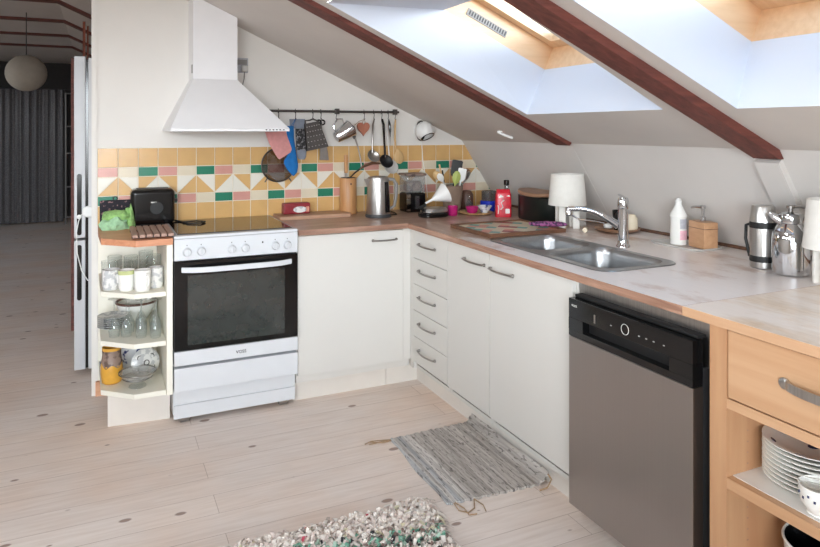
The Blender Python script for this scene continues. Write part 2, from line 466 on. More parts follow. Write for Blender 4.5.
O1 = [(.325, -.63), (.325, -1.487), (-.402, -1.552), (-.684, -1.562), (-.684, -.645)]
O2 = [(.337, -1.79), (.337, -2.66), (-.684, -2.66), (-.684, -1.79)]
b = MB()
b.holed([(XC+.02, YN), (XC+.02, YF), (XT, YF), (XT, YN)], [O1, O2], lambda x, y: zc(x))
b.box(XL, XT, YN, YF, ZT, ZT+.05)
zl = lambda x: ZT-SL*(XL-x)
OL = [[(-5.15, y), (-4.15, y), (-4.15, y+1.15), (-5.15, y+1.15)] for y in (-4.9, -3.3, -1.7, 3.0, 5.6)]
b.holed([(XL, YN), (XL, YF), (XL2-.02, YF), (XL2-.02, YN)], OL, lambda x, y: zl(x))
struct(b.build('ceiling', 'ceil', smooth=0))

def knee(side):
    b = MB()
    if side > 0:
        b.loft([[(XC, y, ZC), (xk(0), y, 0), (xk(0)+.1, y, 0), (XC+.1, y, ZC+.03)] for y in (YN, YF)])
    else:
        b.loft([[(XL2, y, ZC), (XL3, y, 0), (XL3-.1, y, 0), (XL2-.1, y, ZC+.03)] for y in (YN, YF)])
    return b
struct(knee(1).build('wall_right', 'knee', smooth=0)); struct(knee(-1).build('wall_left', 'wall', smooth=0))

YB = .58
b = MB()
b.prism_y([(-1.577, 0), (xk(0), 0), (XC, ZC), (-1.577, zc(-1.577))], YB, YB+.13)
struct(b.build('wall_back', 'wall', smooth=0))
b = MB(); b.box(-1.579, -1.5525, YB-.006, YB+.136, 0, zc(-1.57)-.002)
struct(b.build('trim_1', 'wall', smooth=0))
b = MB(); prof = [(XL3, 0), (xk(0), 0), (XC, ZC), (XT, ZT), (XL, ZT), (XL2, ZC)]
b.prism_y(prof, YF, YF+.1); struct(b.build('wall_hall', 'hallwall', smooth=0))
# gable wall behind, with a wide window added for fill light
def gable():
    b = MB()
    wx0, wx1, wz0, wz1 = -4.3, -1.1, .6, 2.2
    b.prism_y([(XL3, 0), (xk(0), 0), (xk(wz0), wz0), (XL3+(xk(0)-xk(wz0)), wz0)], YN-.1, YN)
    b.prism_y([(wx1, wz0), (xk(wz0), wz0), (XC, ZC), (wx1, zc(wx1))], YN-.1, YN)
    b.prism_y([(XL3+(xk(0)-xk(wz0)), wz0), (wx0, wz0), (wx0, ZT-SL*(XL-wx0)), (XL2, ZC)], YN-.1, YN)
    b.prism_y([(wx0, wz1), (wx1, wz1), (wx1, zc(wx1)), (XT, ZT), (XL, ZT), (wx0, ZT-SL*(XL-wx0))], YN-.1, YN)
    struct(b.build('wall_front', 'wall', smooth=0))
    w = thing('window_3', None, None, (0, YN, 0)); w['kind'] = 'structure'  # unseen gable window, added for fill light
    b = MB()
    for x in (wx0, (wx0+wx1)/2-.03, wx1-.06): b.box(x, x+.06, YN-.09, YN-.02, wz0, wz1)
    for z in (wz0, wz1-.06): b.box(wx0, wx1, YN-.09, YN-.02, z, z+.06)
    b.build('window_frame', 'white', w)
    MB().box(wx0+.06, wx1-.06, YN-.06, YN-.054, wz0+.06, wz1-.06).build('glass_pane', 'pane', w)
    return wx0, wx1, wz0, wz1
GW = gable()

# knee-wall seam and post, worktop upstand
SN = Vector((-(1), 0, -KS)).normalized()     # knee wall inward normal
def on_knee(z, y, p): v = Vector((xk(z), y, z))+SN*p; return tuple(v)
b = MB(); b.loft([[on_knee(z, y, p) for y, p in ((-.545, -.01), (-.547, .0009), (-.555, .0009), (-.557, -.01))] for z in (CT+.02, ZC-.005)])
struct(b.build('trim_2', 'knee', smooth=0))
b = MB(); b.loft([[on_knee(z, y, p) for y, p in ((-1.610, -.01), (-1.610, .026), (-1.708, .026), (-1.708, -.01))] for z in (CT+.002, 1.292)])
struct(b.build('trim_3', 'knee', smooth=0))
b = MB(); b.loft([[on_knee(z, y, p) for z, p in ((CT+.001, -.01), (CT+.001, .014), (CT+.014, .014), (CT+.014, -.01))] for y in (YB-.01, -3.2)])
struct(b.build('trim_4', 'darkwood', smooth=0))

# ceiling timbers
UN = Vector((-SL, 0, -1)).normalized()
k = 5
for i in range(-4, 7):
    y0 = -.535-1.11*i if False else -.535+1.11*i
    ya, yb, p = y0-.040, y0+.072, .018
    if i == -1: ya, yb, p = -1.714, -1.608, .02
    if i == 1: continue
    k += 1; b = MB(); e = XC-.016
    zz = ZC+.001
    def P(x, q): return Vector((x, 0, zc(x)))+UN*q
    end = P(e, 0); lo = P(e, p)
    if i == -1: end = Vector((xk(1.325), 0, 1.325)); lo = Vector((xk(1.2925)-.022, 0, 1.2925))
    pts = [(end.x+.02, end.z+.012), (lo.x, lo.z), (P(XT-.004, p).x, ZT-p), (XL, ZT-p), (XL2+.01, ZC-p+.01), (XL2+.01, ZC+.02), (XL, ZT+.01), (XT, ZT+.01)]
    if i == -1: pts[0:1] = [(end.x+.02, end.z+.01), (xk(1.2925)+.01, 1.2925)]
    b.prism_y(pts, ya, yb)
    struct(b.build('trim_%d' % k, 'beam', smooth=0))

# backsplash tiles
b = MB(); tx0, n = -1.551, 25; zt = 1.300; zb0 = CT-.003; yt = YB-.008
def clip(poly):                               # keep the tiles on the wall side of the knee slope
    def inside(p): return p[0] <= xk(p[1])-.004
    out = []
    for i in range(len(poly)):
        a, c = poly[i], poly[(i+1) % len(poly)]
        if inside(a): out.append(a)
        if inside(a) != inside(c):
            fa = a[0]-xk(a[1])+.004; fc = c[0]-xk(c[1])+.004; t = fa/(fa-fc)
            out.append((a[0]+t*(c[0]-a[0]), a[1]+t*(c[1]-a[1])))
    return out
def tile(poly, m):
    cx = sum(p[0] for p in poly)/len(poly); cz = sum(p[1] for p in poly)/len(poly)
    q = clip(poly)
    if len(q) < 3: return
    b.loft([[(x, YB-.002, z) for x, z in q], [(x, yt+.001, z) for x, z in q], [(x+(cx-x)*.02, yt, z+(cz-z)*.02) for x, z in q]], m, cap0=False)
b.prism_y(clip([(tx0, zb0), (.95, zb0), (.95, zt), (tx0, zt)]), YB-.005, YB+.001, 0)
g = .0022
zr = [1.300, 1.197, 1.146, 1.046, .994, zb0]
for i in range(n):
    xa, xb = tx0+.1*i+g, tx0+.1*(i+1)-g
    R = lambda r: [(xa, zr[r+1]+g), (xb, zr[r+1]+g), (xb, zr[r]-g), (xa, zr[r]-g)]
    tile(R(0), 1); tile(R(4), 1)
    tile(R(1), (2, 3, 4)[i % 3]); tile(R(3), (4, 2, 3)[i % 3])
    q = R(2); yel, wh = (1, 5) if (i//2) % 2 == 0 else (5, 1)
    h = g*.7
    if i % 2 == 0:   # apex on the right
        tile([q[0], q[1], q[2]], yel); tile([(q[0][0], q[0][1]+2*h), (q[2][0]-2*h, q[2][1]), q[3]], wh)
    else:
        tile([q[0], q[1], q[3]], yel); tile([(q[1][0], q[1][1]+2*h), q[2], (q[3][0]+2*h, q[3][1])], wh)
struct(b.build('wall_back_tiles', ['grout', 'ty', 'tp', 'tc', 'tg', 'tw'], smooth=0))
struct(MB().box(-1.56, -1.50, YB-.02, YB, 0, .075).build('baseboard_back', 'pinebase'))

# skylights: lined shaft, pine frame, sash, pane
NN = Vector((SL, 0, 1)).normalized()
def skylight(nm, opening, ya, yb, vent):
    w = thing(nm, None, None, (0, ya, 1.7)); w['kind'] = 'structure'
    d = .252
    def FP(x, y, n_=0): return Vector((x, y, zc(x)+d))+NN*n_
    xb, xt = .405, -.142                      # frame foot and head
    b = MB()
    A = [(x, y, zc(x)) for x, y in opening]
    lo_l, lo_r = opening[0], opening[1]; up_r, up_l = opening[-2], opening[-1]
    c = lambda p: (p[0], p[1], zc(p[0])-.0005)
    f = lambda x, y: tuple(FP(x, y))
    b.face([c(lo_l), c(lo_r), f(xb, yb), f(xb, ya)])           # below
    b.face([c(up_l), f(xt, ya), f(xt, yb), c(up_r)])           # above
    b.face([c(lo_l), f(xb, ya), f(xt, ya), c(up_l)])           # far cheek
    b.face([c(p) for p in opening[1:-1]]+[f(xt, yb), f(xb, yb)])  # near cheek
    b.build('reveal', 'reveal', w, smooth=0)
    h = .118; t = .035
    b = MB()
    def bar(x0, x1, y0, y1, n0, n1, m=0):
        pts = lambda nn: [tuple(FP(x0, y0, nn)), tuple(FP(x1, y0, nn)), tuple(FP(x1, y1, nn)), tuple(FP(x0, y1, nn))]
        b.loft([pts(n0), pts(n1)], m)
    bar(xb, xb+t, ya+t, yb-t, 0, h); bar(xt-t, xt, ya+t, yb-t, 0, h)
    bar(xt, xb, ya, ya+t, 0, h); bar(xt, xb, yb-t, yb, 0, h)
    b.build('window_frame', 'pine', w, smooth=0)
    b = MB(); q = .05
    bar(xb-q, xb+t, ya+t, yb-t, h+.001, h+.05); bar(xt-t, xt+q, ya+t, yb-t, h+.001, h+.05)
    bar(xt+q, xb-q, ya-q, ya+t, h+.001, h+.05); bar(xt+q, xb-q, yb-t, yb+q, h+.001, h+.05)
    b.build('sash', 'pine', w, smooth=0)
    b = MB(); bar(xt+q, xb-q, ya-q, yb+q, h+.02, h+.026); b.build('glass_pane', 'pane', w, smooth=0)
    if vent:
        b = MB(); y = ya-.001
        def V(x, n_): return FP(x, y, n_)
        b.loft([[tuple(FP(x, yy, n_)) for x, n_ in ((-.045, .035), (.165, .035), (.165, .068), (-.045, .068))] for yy in (ya, ya-.004)])
        for i in range(15):
            x = -.036+.0135*i
            b.loft([[tuple(FP(xx, yy, n_)) for xx, n_ in ((x, .041), (x+.007, .041), (x+.007, .062), (x, .062))] for yy in (ya-.004, ya-.0055)], 1)
        b.build('vent_grille', ['grey', 'dgrey'], w, smooth=0)
    # daylight portal in the pane
    L = bpy.data.lights.new(nm+'_daylight', 'AREA'); L.shape = 'RECTANGLE'
    L.size = (xb-xt)*1.1; L.size_y = abs(yb-ya); L.cycles.is_portal = True
    o = bpy.data.objects.new(nm+'_daylight', L); COL.objects.link(o)
    o.location = FP((xb+xt)/2, (ya+yb)/2, h+.1)
    o.rotation_euler = (0, math.atan(SL), 0)
skylight('window_1', O1, -.66, -1.50, True)
skylight('window_2', O2, -1.79, -2.66, False)
for i, h in enumerate(OL):                   # unseen roof windows, added on the other slope to fill the room
    ya, yb = h[0][1], h[2][1]; w = thing('window_%d' % (i+4), None, None, (-4.65, ya, zl(-4.65))); w['kind'] = 'structure'
    b = MB(); P = lambda x, y, q: (x-SL*q, y, zl(x)+q)
    for xa, xb, y0, y1 in ((-5.15, -5.09, ya, yb), (-4.21, -4.15, ya, yb), (-5.09, -4.21, ya, ya+.06), (-5.09, -4.21, yb-.06, yb)):
        b.loft([[P(xa, y0, q), P(xb, y0, q), P(xb, y1, q), P(xa, y1, q)] for q in (0, .09)])
    b.build('window_frame', 'pine', w, smooth=0)
    b = MB(); b.loft([[P(-5.09, ya+.06, q), P(-4.21, ya+.06, q), P(-4.21, yb-.06, q), P(-5.09, yb-.06, q)] for q in (.06, .066)])
    b.build('glass_pane', 'pane', w, smooth=0)
    L = bpy.data.lights.new('far_slope_daylight', 'AREA'); L.shape = 'RECTANGLE'; L.size = 1.1; L.size_y = 1.15; L.cycles.is_portal = True
    o = bpy.data.objects.new('far_slope_daylight', L); COL.objects.link(o)
    o.location = P(-4.65, (ya+yb)/2, .12); o.rotation_euler = (0, -math.atan(SL), 0)
for i, (x, y) in enumerate(((-1.95, -2.1), (-3.0, -4.0))):   # added fill lights below the ceiling, out of view
    L = bpy.data.lights.new('ceiling_lamp', 'AREA'); L.shape = 'DISK'; L.size = .7; L.energy = (46, 26)[i]; L.color = (.98, .99, 1)
    o = bpy.data.objects.new('ceiling_lamp', L); COL.objects.link(o); o.location = (x, y, ZT-.05)
L = bpy.data.lights.new('gable_daylight', 'AREA'); L.shape = 'RECTANGLE'
L.size = GW[1]-GW[0]; L.size_y = GW[3]-GW[2]; L.cycles.is_portal = True
o = bpy.data.objects.new('gable_daylight', L); COL.objects.link(o)
o.location = ((GW[0]+GW[1])/2, YN-.15, (GW[2]+GW[3])/2); o.rotation_euler = (PI/2, 0, 0)

# ------------------------------------------------------------------ fitted kitchen
def bow(b, p0, p1, out, r=.0045, m=0, rise=.028):
    """bow handle between two points, standing off along vector out"""
    p0, p1, out = Vector(p0), Vector(p1), Vector(out); d = p1-p0; pts = []
    pts.append(p0)
    for t in (.0, .04, .12, .3, .5, .7, .88, .96, 1.0):
        q = .55+.45*math.sin(PI*t); pts.append(p0+d*t+out*rise*q)
    pts.append(p1)
    b.tube([tuple(p) for p in pts], r, 8, m)
    for p in (p0, p1): b.ball(tuple(p+out*.003), .008, m, 10)

# open end shelf beside the cooker
us = thing('open_shelf_unit', 'cream open end shelf unit of three chamfered shelves beside the cooker', 'shelf', (-1.38, .3, 0))
def shelf_poly(i=0): return [(-1.545, .565), (-1.5355, .125+i), (-1.398, .0+i), (-1.26, .0+i), (-1.26, .565)]
MB().box(-1.258, -1.2315, -.012, .565, 0.161, .863, bev=.001).build('side_panel', 'cabin', us)
MB().box(-1.548, -1.26, .565, .5715, .08, .863).build('back_panel', 'cabin', us)
for z in (.632, .402, .172):
    b = MB(); b.prism(shelf_poly(), z-.011, z+.011); b.build('shelf', 'cabin', us)
MB().prism([(-1.507, .14), (-1.232, .119), (-1.232, .137), (-1.507, .158)], 0, .160).build('plinth', 'plinth', us)
o = MB(); o.prism([(-1.548, .5715), (-1.548, .39), (-1.535, .112), (-1.392, -.03), (-1.231, -.024), (-1.231, .5715)], .8635, CT, 0)
o = o.build('corner_worktop', 'cornerwood', loc=(-1.38, .3, .8635))
tag(o, 'orange-brown wooden worktop piece on top of the open shelf unit', 'worktop')

# cooker
st = thing('cooker', 'white freestanding electric cooker with black oven door and ceramic hob', 'cooker', (-.93, .27, 0))
SX0, SX1 = -1.226, -.637
b = MB(); b.box(SX0, SX1, .034, .565, .045, .885, bev=.002); b.build('body', 'enamel', st)
b = MB(); b.box(SX0, SX1, -.022, .568, .8855, .900, 0, bev=.004)
hob = b.build('hob_frame', 'enamel', st)
b = MB(); b.box(SX0+.018, SX1-.018, .022, .545, .9005, .9035, bev=.001)
b.build('ceramic_glass', ['ceran', 'dgrey'], hob)
b = MB(); b.box(SX0, SX1, -.024, .0335, .784, .885, bev=.003); pan = b.build('control_panel', 'enamel', st)
MB().box(-.817, -.811, -.0255, -.023, .842, .849).build('indicator_light', 'black', pan)
for x in (-1.169, -1.105, -.963, -.899, -.752, -.691):
    b = MB(); b.at((x, -.024, .824), (PI/2, 0, 0)); b.lathe([(.022, 0), (.021, .004), (.0185, .006), (.017, .020), (.0150, .0225)], n=28)
    b.box(-.0035, .0035, -.017, .017, .016, .029, bev=.0015); kn = b.build('knob', 'enamel', st)
    MB().box(x-.002, x+.002, -.0248, -.0238, .852, .857).build('knob_mark', 'dgrey', kn)
od = MB().box(SX0, SX1, -.024, .033, .3605, .778, bev=.004).build('oven_door', 'black', st)
MB().box(-1.166, -.704, -.0256, -.023, .385, .712, bev=.001).build('oven_window', 'ovenglass', od)
b = MB(); pts = []
for i in range(13):
    t = i/12; pts.append((-1.193+.52*t, -.030-.036*(1-abs(2*t-1)**5), .742))
b.loft([[(x, y+dy, z+dz) for dy, dz in ((-.006, -.012), (.006, -.012), (.006, .012), (-.006, .012))] for x, y, z in pts])
for x in (-1.185, -.681): b.box(x-.010, x+.010, -.036, -.024, .732, .752)
b.build('handle', 'enamel', od)
fs = MB().box(SX0, SX1, -.024, .033, .292, .3580, bev=.002).build('front_strip', 'enamel', st)
lettering('maker_name', 'VOSS', .021, 'black', fs, (-.918, -.0245, .322), (1, 0, 0), (0, 0, 1))
MB().box(SX0, SX1, -.026, .033, .171, .280, bev=.003).build('drawer', 'enamel', st)
b = MB(); b.box(SX0+.003, SX1-.003, .018, .033, .100, .170); b.box(SX0+.003, SX1-.003, .026, .033, .092, .0999); b.box(SX0+.003, SX1-.003, .018, .033, .030, .0919)
b.build('base_panel', 'enamel', st)
for x in (SX0+.055, SX1-.055): MB().box(x-.022, x+.022, .045, .09, 0, .045, bev=.003).build('foot', 'handle', st)

# base cabinet under the back worktop
cb = thing('base_cabinet', 'white base cabinet with one wide door right of the cooker', 'cabinet', (-.32, .3, 0))
MB().box(-.634, 0.0, .0195, .565, .108, .862).build('body', 'cab', cb)
d = MB().box(-.630, -.045, 0, .0185, .147, .857, bev=.0015).build('door', 'cab', cb)
b = MB(); bow(b, (-.222, -.001, .808), (-.088, -.001, .808), (0, -1, 0)); b.build('handle', 'handle', d)
MB().box(-.043, 0.0005, .004, .0185, .147, .862).build('corner_filler', 'cab', cb)
b = MB(); b.box(-.634, -.117, .0724, .088, 0, .118); b.box(-.114, .0724, .0724, .088, 0, .118)
b.build('plinth', 'plinth', cb)

# right run
def run_cab(name, label, y0, y1):
    c = thing(name, label, 'cabinet', (.3, (y0+y1)/2, 0))
    b = MB(); b.box(.0195, .58, y0+.0005, y0+.018, .108, .70); b.box(.0195, .075, y0+.0005, y0+.018, .7, .862); b.box(.0195, .58, y1-.018, y1-.0005, .108, .862)
    b.box(.0195, .58, y0+.018, y1-.018, .108, .126); b.box(.565, .58, y0+.018, y1-.018, .126, .70); b.build('body', 'cab', c)
    MB().box(.0724, .088, y0, y1, 0, .118).build('plinth', 'plinth', c)
    return c
c = run_cab('drawer_cabinet', 'narrow white cabinet of five drawers at the inner corner', -.423, -.022)
MB().box(.001, .0185, -.0355, .0035, .108, .862).build('corner_filler', 'cab', c)
MB().box(.0724, .088, -.021, .072, 0, .118).build('plinth', 'plinth', c)
zz = [.857, .707, .567, .426, .285, .147]
for i in range(5):
    d = MB().box(0, .0185, -.421, -.037, zz[i+1]+.0015, zz[i]-.0015, bev=.0015).build('drawer', 'cab', c)
    b = MB(); zc_ = (zz[i]-.058) if i else .79
    bow(b, (-.001, -.295, zc_), (-.001, -.115, zc_), (-1, 0, 0)); b.build('handle', 'handle', d)
c = run_cab('base_cabinet', 'narrow white one-door cabinet between the drawers and the sink cabinet', -.813, -.424)
d = MB().box(0, .0185, -.8115, -.4245, .147, .857, bev=.0015).build('door', 'cab', c)
b = MB(); bow(b, (-.001, -.775, .80), (-.001, -.60, .80), (-1, 0, 0)); b.build('handle', 'handle', d)
c = thing('sink_cabinet', 'wide white one-door cabinet under the sink, beside the dishwasher', 'cabinet', (.3, -1.1, 0))
b = MB(); b.box(.0195, .58, -.832, -.8145, .108, .70); b.box(.0195, .58, -1.389, -1.371, .108, .70); b.box(.0195, .06, -1.389, -1.371, .70, .862); b.box(.0195, .58, -1.371, -.832, .108, .126); b.box(.565, .58, -1.371, -.832, .126, .70)
b.build('body', 'cab', c)
MB().box(.0724, .088, -1.389, -.814, 0, .118).build('plinth', 'plinth', c)
d = MB().box(0, .0185, -1.378, -.8145, .147, .857, bev=.0015).build('door', 'cab', c)
b = MB(); bow(b, (-.001, -1.0, .797), (-.001, -.83, .797), (-1, 0, 0)); b.build('handle', 'handle', d)

# worktops
KX = xk(CT)-.004
wb = MB()
wb.box(-.632, KX, -.0275, .5715, CT-.027, CT, 0)
hole = rrect(.088, .428, -1.447, -.683, .06)
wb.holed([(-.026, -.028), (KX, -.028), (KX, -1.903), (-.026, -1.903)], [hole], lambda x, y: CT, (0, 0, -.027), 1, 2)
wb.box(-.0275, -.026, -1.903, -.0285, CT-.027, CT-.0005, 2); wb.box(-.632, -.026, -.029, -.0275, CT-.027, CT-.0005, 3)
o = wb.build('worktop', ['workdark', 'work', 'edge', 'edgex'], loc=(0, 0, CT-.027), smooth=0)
tag(o, 'long worn wooden corner worktop around the sink', 'worktop')
wb = MB(); wb.box(-.026, KX, -3.2, -1.9045, CT-.027, CT, 0); wb.box(-.0275, -.026, -3.2, -1.9045, CT-.027, CT-.0005, 1)
o = wb.build('worktop', ['worklight', 'edgel'], loc=(.4, -2.5, CT-.027), smooth=0)
tag(o, 'paler birch worktop length over the birch drawer cabinet', 'worktop')

# sink
sk = thing('sink', 'stainless steel double bowl sink set in the worktop', 'sink', (.258, -1.065, CT))
b = MB()
o_ = rrect(.068, .448, -1.467, -.663, .07); bowls = [rrect(.098, .418, -1.022, -.693, .075, 6), rrect(.098, .418, -1.437, -1.058, .075, 6)]
b.holed(o_, bowls, lambda x, y: CT+.0045)
b.loft([[(x, y, CT+.0045) for x, y in o_], [(.258+(x-.258)*1.012, -1.065+(y+1.065)*1.006, CT+.0005) for x, y in o_]], 0, False, False)
rim = b.build('rim', 'sink', sk, smooth=25)
for bl, y0, y1 in ((bowls[0], -1.022, -.693), (bowls[1], -1.437, -1.058)):
    b = MB(); L = []
    for ins, z in ((0, .0045), (.003, .001), (.007, -.02), (.012, -.12), (.018, -.142), (.032, -.155), (.055, -.160)):
        L.append([(x, y, CT+z) for x, y in rrect(.098+ins, .418-ins, y0+ins, y1-ins, max(.02, .075-ins*.6), 6)])
    b.loft(L, 0, False, True); bo = b.build('bowl', 'sink', sk)
    cx, cy = .258, (y0+y1)/2
    b = MB(); b.lathe([(.044, CT-.1595), (.042, CT-.156), (.036, CT-.157), (.030, CT-.1585)], (cx, cy), 28)
    for a in range(6): b.lathe([(.004, CT-.1585), (.004, CT-.158)], (cx+.018*math.cos(a*PI/3), cy+.018*math.sin(a*PI/3)), 8, 1)
    b.build('drain', ['chrome', 'black'], bo)
fx, fy = .512, -1.078
fa = thing('mixer_tap', 'chrome single lever mixer tap standing behind the sink', 'tap', (fx, fy, CT))
b = MB(); b.lathe([(.030, CT), (.029, CT+.006), (.0235, CT+.012), (.022, CT+.03), (.022, CT+.165)], (fx, fy), 32); b.build('body', 'chrome', fa)
b = MB(); b.lathe([(.0235, CT+.166), (.0245, CT+.172), (.0245, CT+.196), (.020, CT+.212), (.010, CT+.217)], (fx, fy), 32)
b.tube([(fx+.004, fy+.006, CT+.205), (fx+.022, fy+.03, CT+.214), (fx+.036, fy+.065, CT+.218)], [.012, .009, .007], 12, 0, .6)
b.build('lever', 'chrome', fa)
b = MB(); tip = Vector((.372, -.885, 1.038)); s0 = Vector((fx-.012, fy+.016, CT+.09))
pts = []
for i in range(13):
    t = i/12; p = s0.lerp(tip, t); p.z += .030*math.sin(PI*t*.95)*.9+.0; pts.append(tuple(p))
b.tube(pts, [.018-.006*min(1, i/5) for i in range(13)], 14)
b.at(); b.lathe([(.0125, tip.z-.024), (.0145, tip.z-.022), (.0145, tip.z+.006), (.010, tip.z+.012)], (tip.x, tip.y), 20)
sp = b.build('spout', 'chrome', fa)
b = MB(); b.lathe([(.010, tip.z-.0265), (.010, tip.z-.0242)], (tip.x, tip.y), 16); b.build('aerator', 'black', sp)

# dishwasher
dw = thing('dishwasher', 'steel dishwasher with black control panel under the worktop', 'dishwasher', (.27, -1.69, 0))
D0, D1 = -1.950, -1.404
MB().box(.006, .575, D0+.004, D1-.004, .075, .722, bev=.002).build('body', 'dgrey', dw)
MB().box(-.036, .005, D0, D1, .078, .671, bev=.002).build('door', 'dw', dw)
b = MB(); zt_, zb_ = .805, .673
b.box(-.037, .003, D0, D1, zb_, .695, bev=.0015); b.box(-.037, .003, D0, D1, .737, zt_, bev=.0015)
b.box(-.037, .003, D0, D0+.085, .6951, .7369); b.box(-.037, .003, D1-.075, D1, .6951, .7369)
b.box(-.008, .003, D0+.085, D1-.075, .6951, .7369, 1)
pn = b.build('control_panel', ['black', 'blackm'], dw)
MB().box(-.012, .05, D0+.003, D1-.003, .8055, .816, bev=.003).build('top_edge', 'blackm', dw)
b = MB(); b.torus((-.0375, -1.684, .766), .0165, .0009, 'X', 0, 32, 6); b.build('dial_ring', 'white', pn)
for y, h in ((-1.62, .0022), (-1.745, .0030), (-1.775, .0018), (-1.805, .0026), (-1.845, .0028)):
    MB().box(-.0378, -.0368, y-.003, y+.003, .762-h/2, .762+h/2).build('touch_symbol', 'ltgrey', pn)
MB().box(-.0378, -.0368, -1.545, -1.537, .748, .776, bev=.0003).build('latch_mark', 'handle', pn)
lettering('maker_name', 'voss', .016, 'ltgrey', pn, (-.0374, -1.435, .783), (0, -1, 0), (0, 0, 1))
MB().box(.02, .035, -1.985, -1.392, .723, .8645).build('top_strip', 'steel', dw)
MB().box(.055, .07, D0, D1, .0, .0745).build('base_panel', 'plinth', dw)

# birch drawer cabinet
bc = thing('open_cabinet', 'birch cabinet with one drawer above open shelves', 'cabinet', (.3, -2.5, 0))
MB().box(-.012, .575, -2.041, -1.9865, 0, .8645).build('side_panel', 'birch', bc)
MB().box(-.012, .575, -2.97, -2.915, 0, .8645).build('side_panel', 'birch', bc)
MB().box(.56, .575, -2.915, -2.041, .06, .8645).build('back_panel', 'birch', bc)
b = MB()
for x in (.07, .42):
    for i in range(16): b.box(x-.0025, x+.0025, -2.0415, -2.0405, .12+.03*i, .1235+.03*i)
b.build('hole_pattern', 'edge', bc)
MB().box(-.012, .56, -2.915, -2.0415, .648, .674).build('rail', 'birchh', bc)
MB().box(0.03, .56, -2.915, -2.0415, .8448, .8645).build('top_rail', 'birchh', bc)
dr = MB().box(-.010, .012, -2.912, -2.044, .677, .858, bev=.0015).build('drawer', 'birchh', bc)
b = MB(); b.loft([[(-.012-.030*math.sin(PI*min(1, max(0, t)))**.5, -2.210-.20*t, .772+dz) for dz in (-.011, .011)]+[(-.008-.030*math.sin(PI*min(1, max(0, t)))**.5, -2.210-.20*t, .772+dz) for dz in (.011, -.011)] for t in [i/16 for i in range(17)]])
for y in (-2.210, -2.410):
    b.at((-.010, y, .772), (0, -PI/2, 0)); b.lathe([(.014, 0), (.014, .006), (.009, .009)], n=20)
b.build('handle', 'steel', dr)
b = MB(); b.box(.012, .558, -2.915, -2.0415, .434, .462, 0); b.box(-.012, .012, -2.915, -2.0415, .432, .4605, 1)
b.build('shelf', ['shelfwhite', 'birchh'], bc)
b = MB(); b.box(.012, .558, -2.915, -2.0415, .068, .096, 0); b.box(-.012, .012, -2.915, -2.0415, .066, .0955, 1)
b.build('shelf', ['shelfwhite', 'birchh'], bc)

# cooker hood
hd = thing('cooker_hood', 'white pyramid cooker hood with square chimney above the cooker', 'hood', (-.93, .35, 1.39))
b = MB(); hx0, hx1, hy = -1.228, -.640, .125
b.box(hx0, hx1, hy, .5795, 1.390, 1.404)
cx0, cx1, cy = -1.092, -.862, .375
b.loft([[(hx0, hy, 1.4045), (hx1, hy, 1.4045), (hx1, .5795, 1.4045), (hx0, .5795, 1.4045)], [(cx0, cy, 1.668), (cx1, cy, 1.668), (cx1, .5795, 1.668), (cx0, .5795, 1.668)]])
cn = b.build('canopy', 'hood', hd, smooth=0)
b = MB()
for i in range(6): b.box(-.765+.018*i, -.757+.018*i, hy-.0015, hy+.001, 1.3955, 1.4005)
b.build('buttons', 'black', cn)
b = MB()
for xx in (-1.18, -.93): b.box(xx, xx+.235, .16, .54, 1.3875, 1.3899)
b.build('filter', 'grey', cn)
b = MB(); e = .002
b.loft([[(cx0, cy, 1.6685), (cx1, cy, 1.6685), (cx1, .5795, 1.6685), (cx0, .5795, 1.6685)], [(cx0, cy, zc(cx0)-e), (cx1, cy, zc(cx1)-e), (cx1, .5795, zc(cx1)-e), (cx0, .5795, zc(cx0)-e)]])
ch = b.build('chimney', 'hood', hd, smooth=0)
MB().box(cx0-.003, cx0-.0001, .40, .425, 1.70, 1.745).build('clip', 'grey', ch)

# ------------------------------------------------------------------ things on the worktops
def cloth(b, outline, y, thick=.012, wave=.010, nx=10, nz=14, m=0, seed=0, freq=34):
    """hanging cloth: rows between a left and a right edge polyline (x, z), folds along its width"""
    Lf, Rt = outline
    def at(poly, t):
        k = t*(len(poly)-1); i = min(int(k), len(poly)-2); f = k-i
        return (poly[i][0]*(1-f)+poly[i+1][0]*f, poly[i][1]*(1-f)+poly[i+1][1]*f)
    loops = []
    for j in range(nz+1):
        t = j/nz; a, c = at(Lf, t), at(Rt, t); front, back = [], []
        for i in range(nx+1):
            u = i/nx; x = a[0]+(c[0]-a[0])*u; z = a[1]+(c[1]-a[1])*u
            w_ = wave*(math.sin(x*freq*2+seed+z*6)+.5*math.sin(x*freq*4.3+z*20+seed*2))
            e = thick/2*min(1, 6*min(u, 1-u)+.25)
            front.append((x, y+w_-e, z)); back.append((x, y+w_+e, z))
        loops.append(front+back[::-1])
    return b.loft(loops, m)

# toaster
t = thing('toaster', 'black two-slot toaster standing by the tiles next to the cooker', 'toaster', (-1.285, .50, CT))
b = MB(); b.box(-1.395, -1.176, .438, .562, CT+.008, CT+.195, bev=.026, seg=4); b.build('body', 'black', t)
b = MB(); b.box(-1.365, -1.206, .466, .486, CT+.190, CT+.1965); b.build('slot', 'dgrey', t)
b = MB(); b.box(-1.365, -1.206, .514, .534, CT+.190, CT+.1965); b.build('slot', 'dgrey', t)
b = MB(); b.box(-1.385, -1.186, .446, .554, CT, CT+.009); b.build('base', 'blackm', t)
b = MB(); b.box(-1.176, -1.160, .480, .520, CT+.12, CT+.136, bev=.003); b.build('lever', 'blackm', t)
b = MB(); b.at((-1.268, .4385, CT+.095), (PI/2, 0, 0)); b.lathe([(.034, 0), (.032, .002)], n=28); b.build('dial', 'blackm', t)
b = MB(); b.box(-1.297, -1.268, .4365, .4385, CT+.122, CT+.128); b.build('nameplate', 'ltgrey', t)
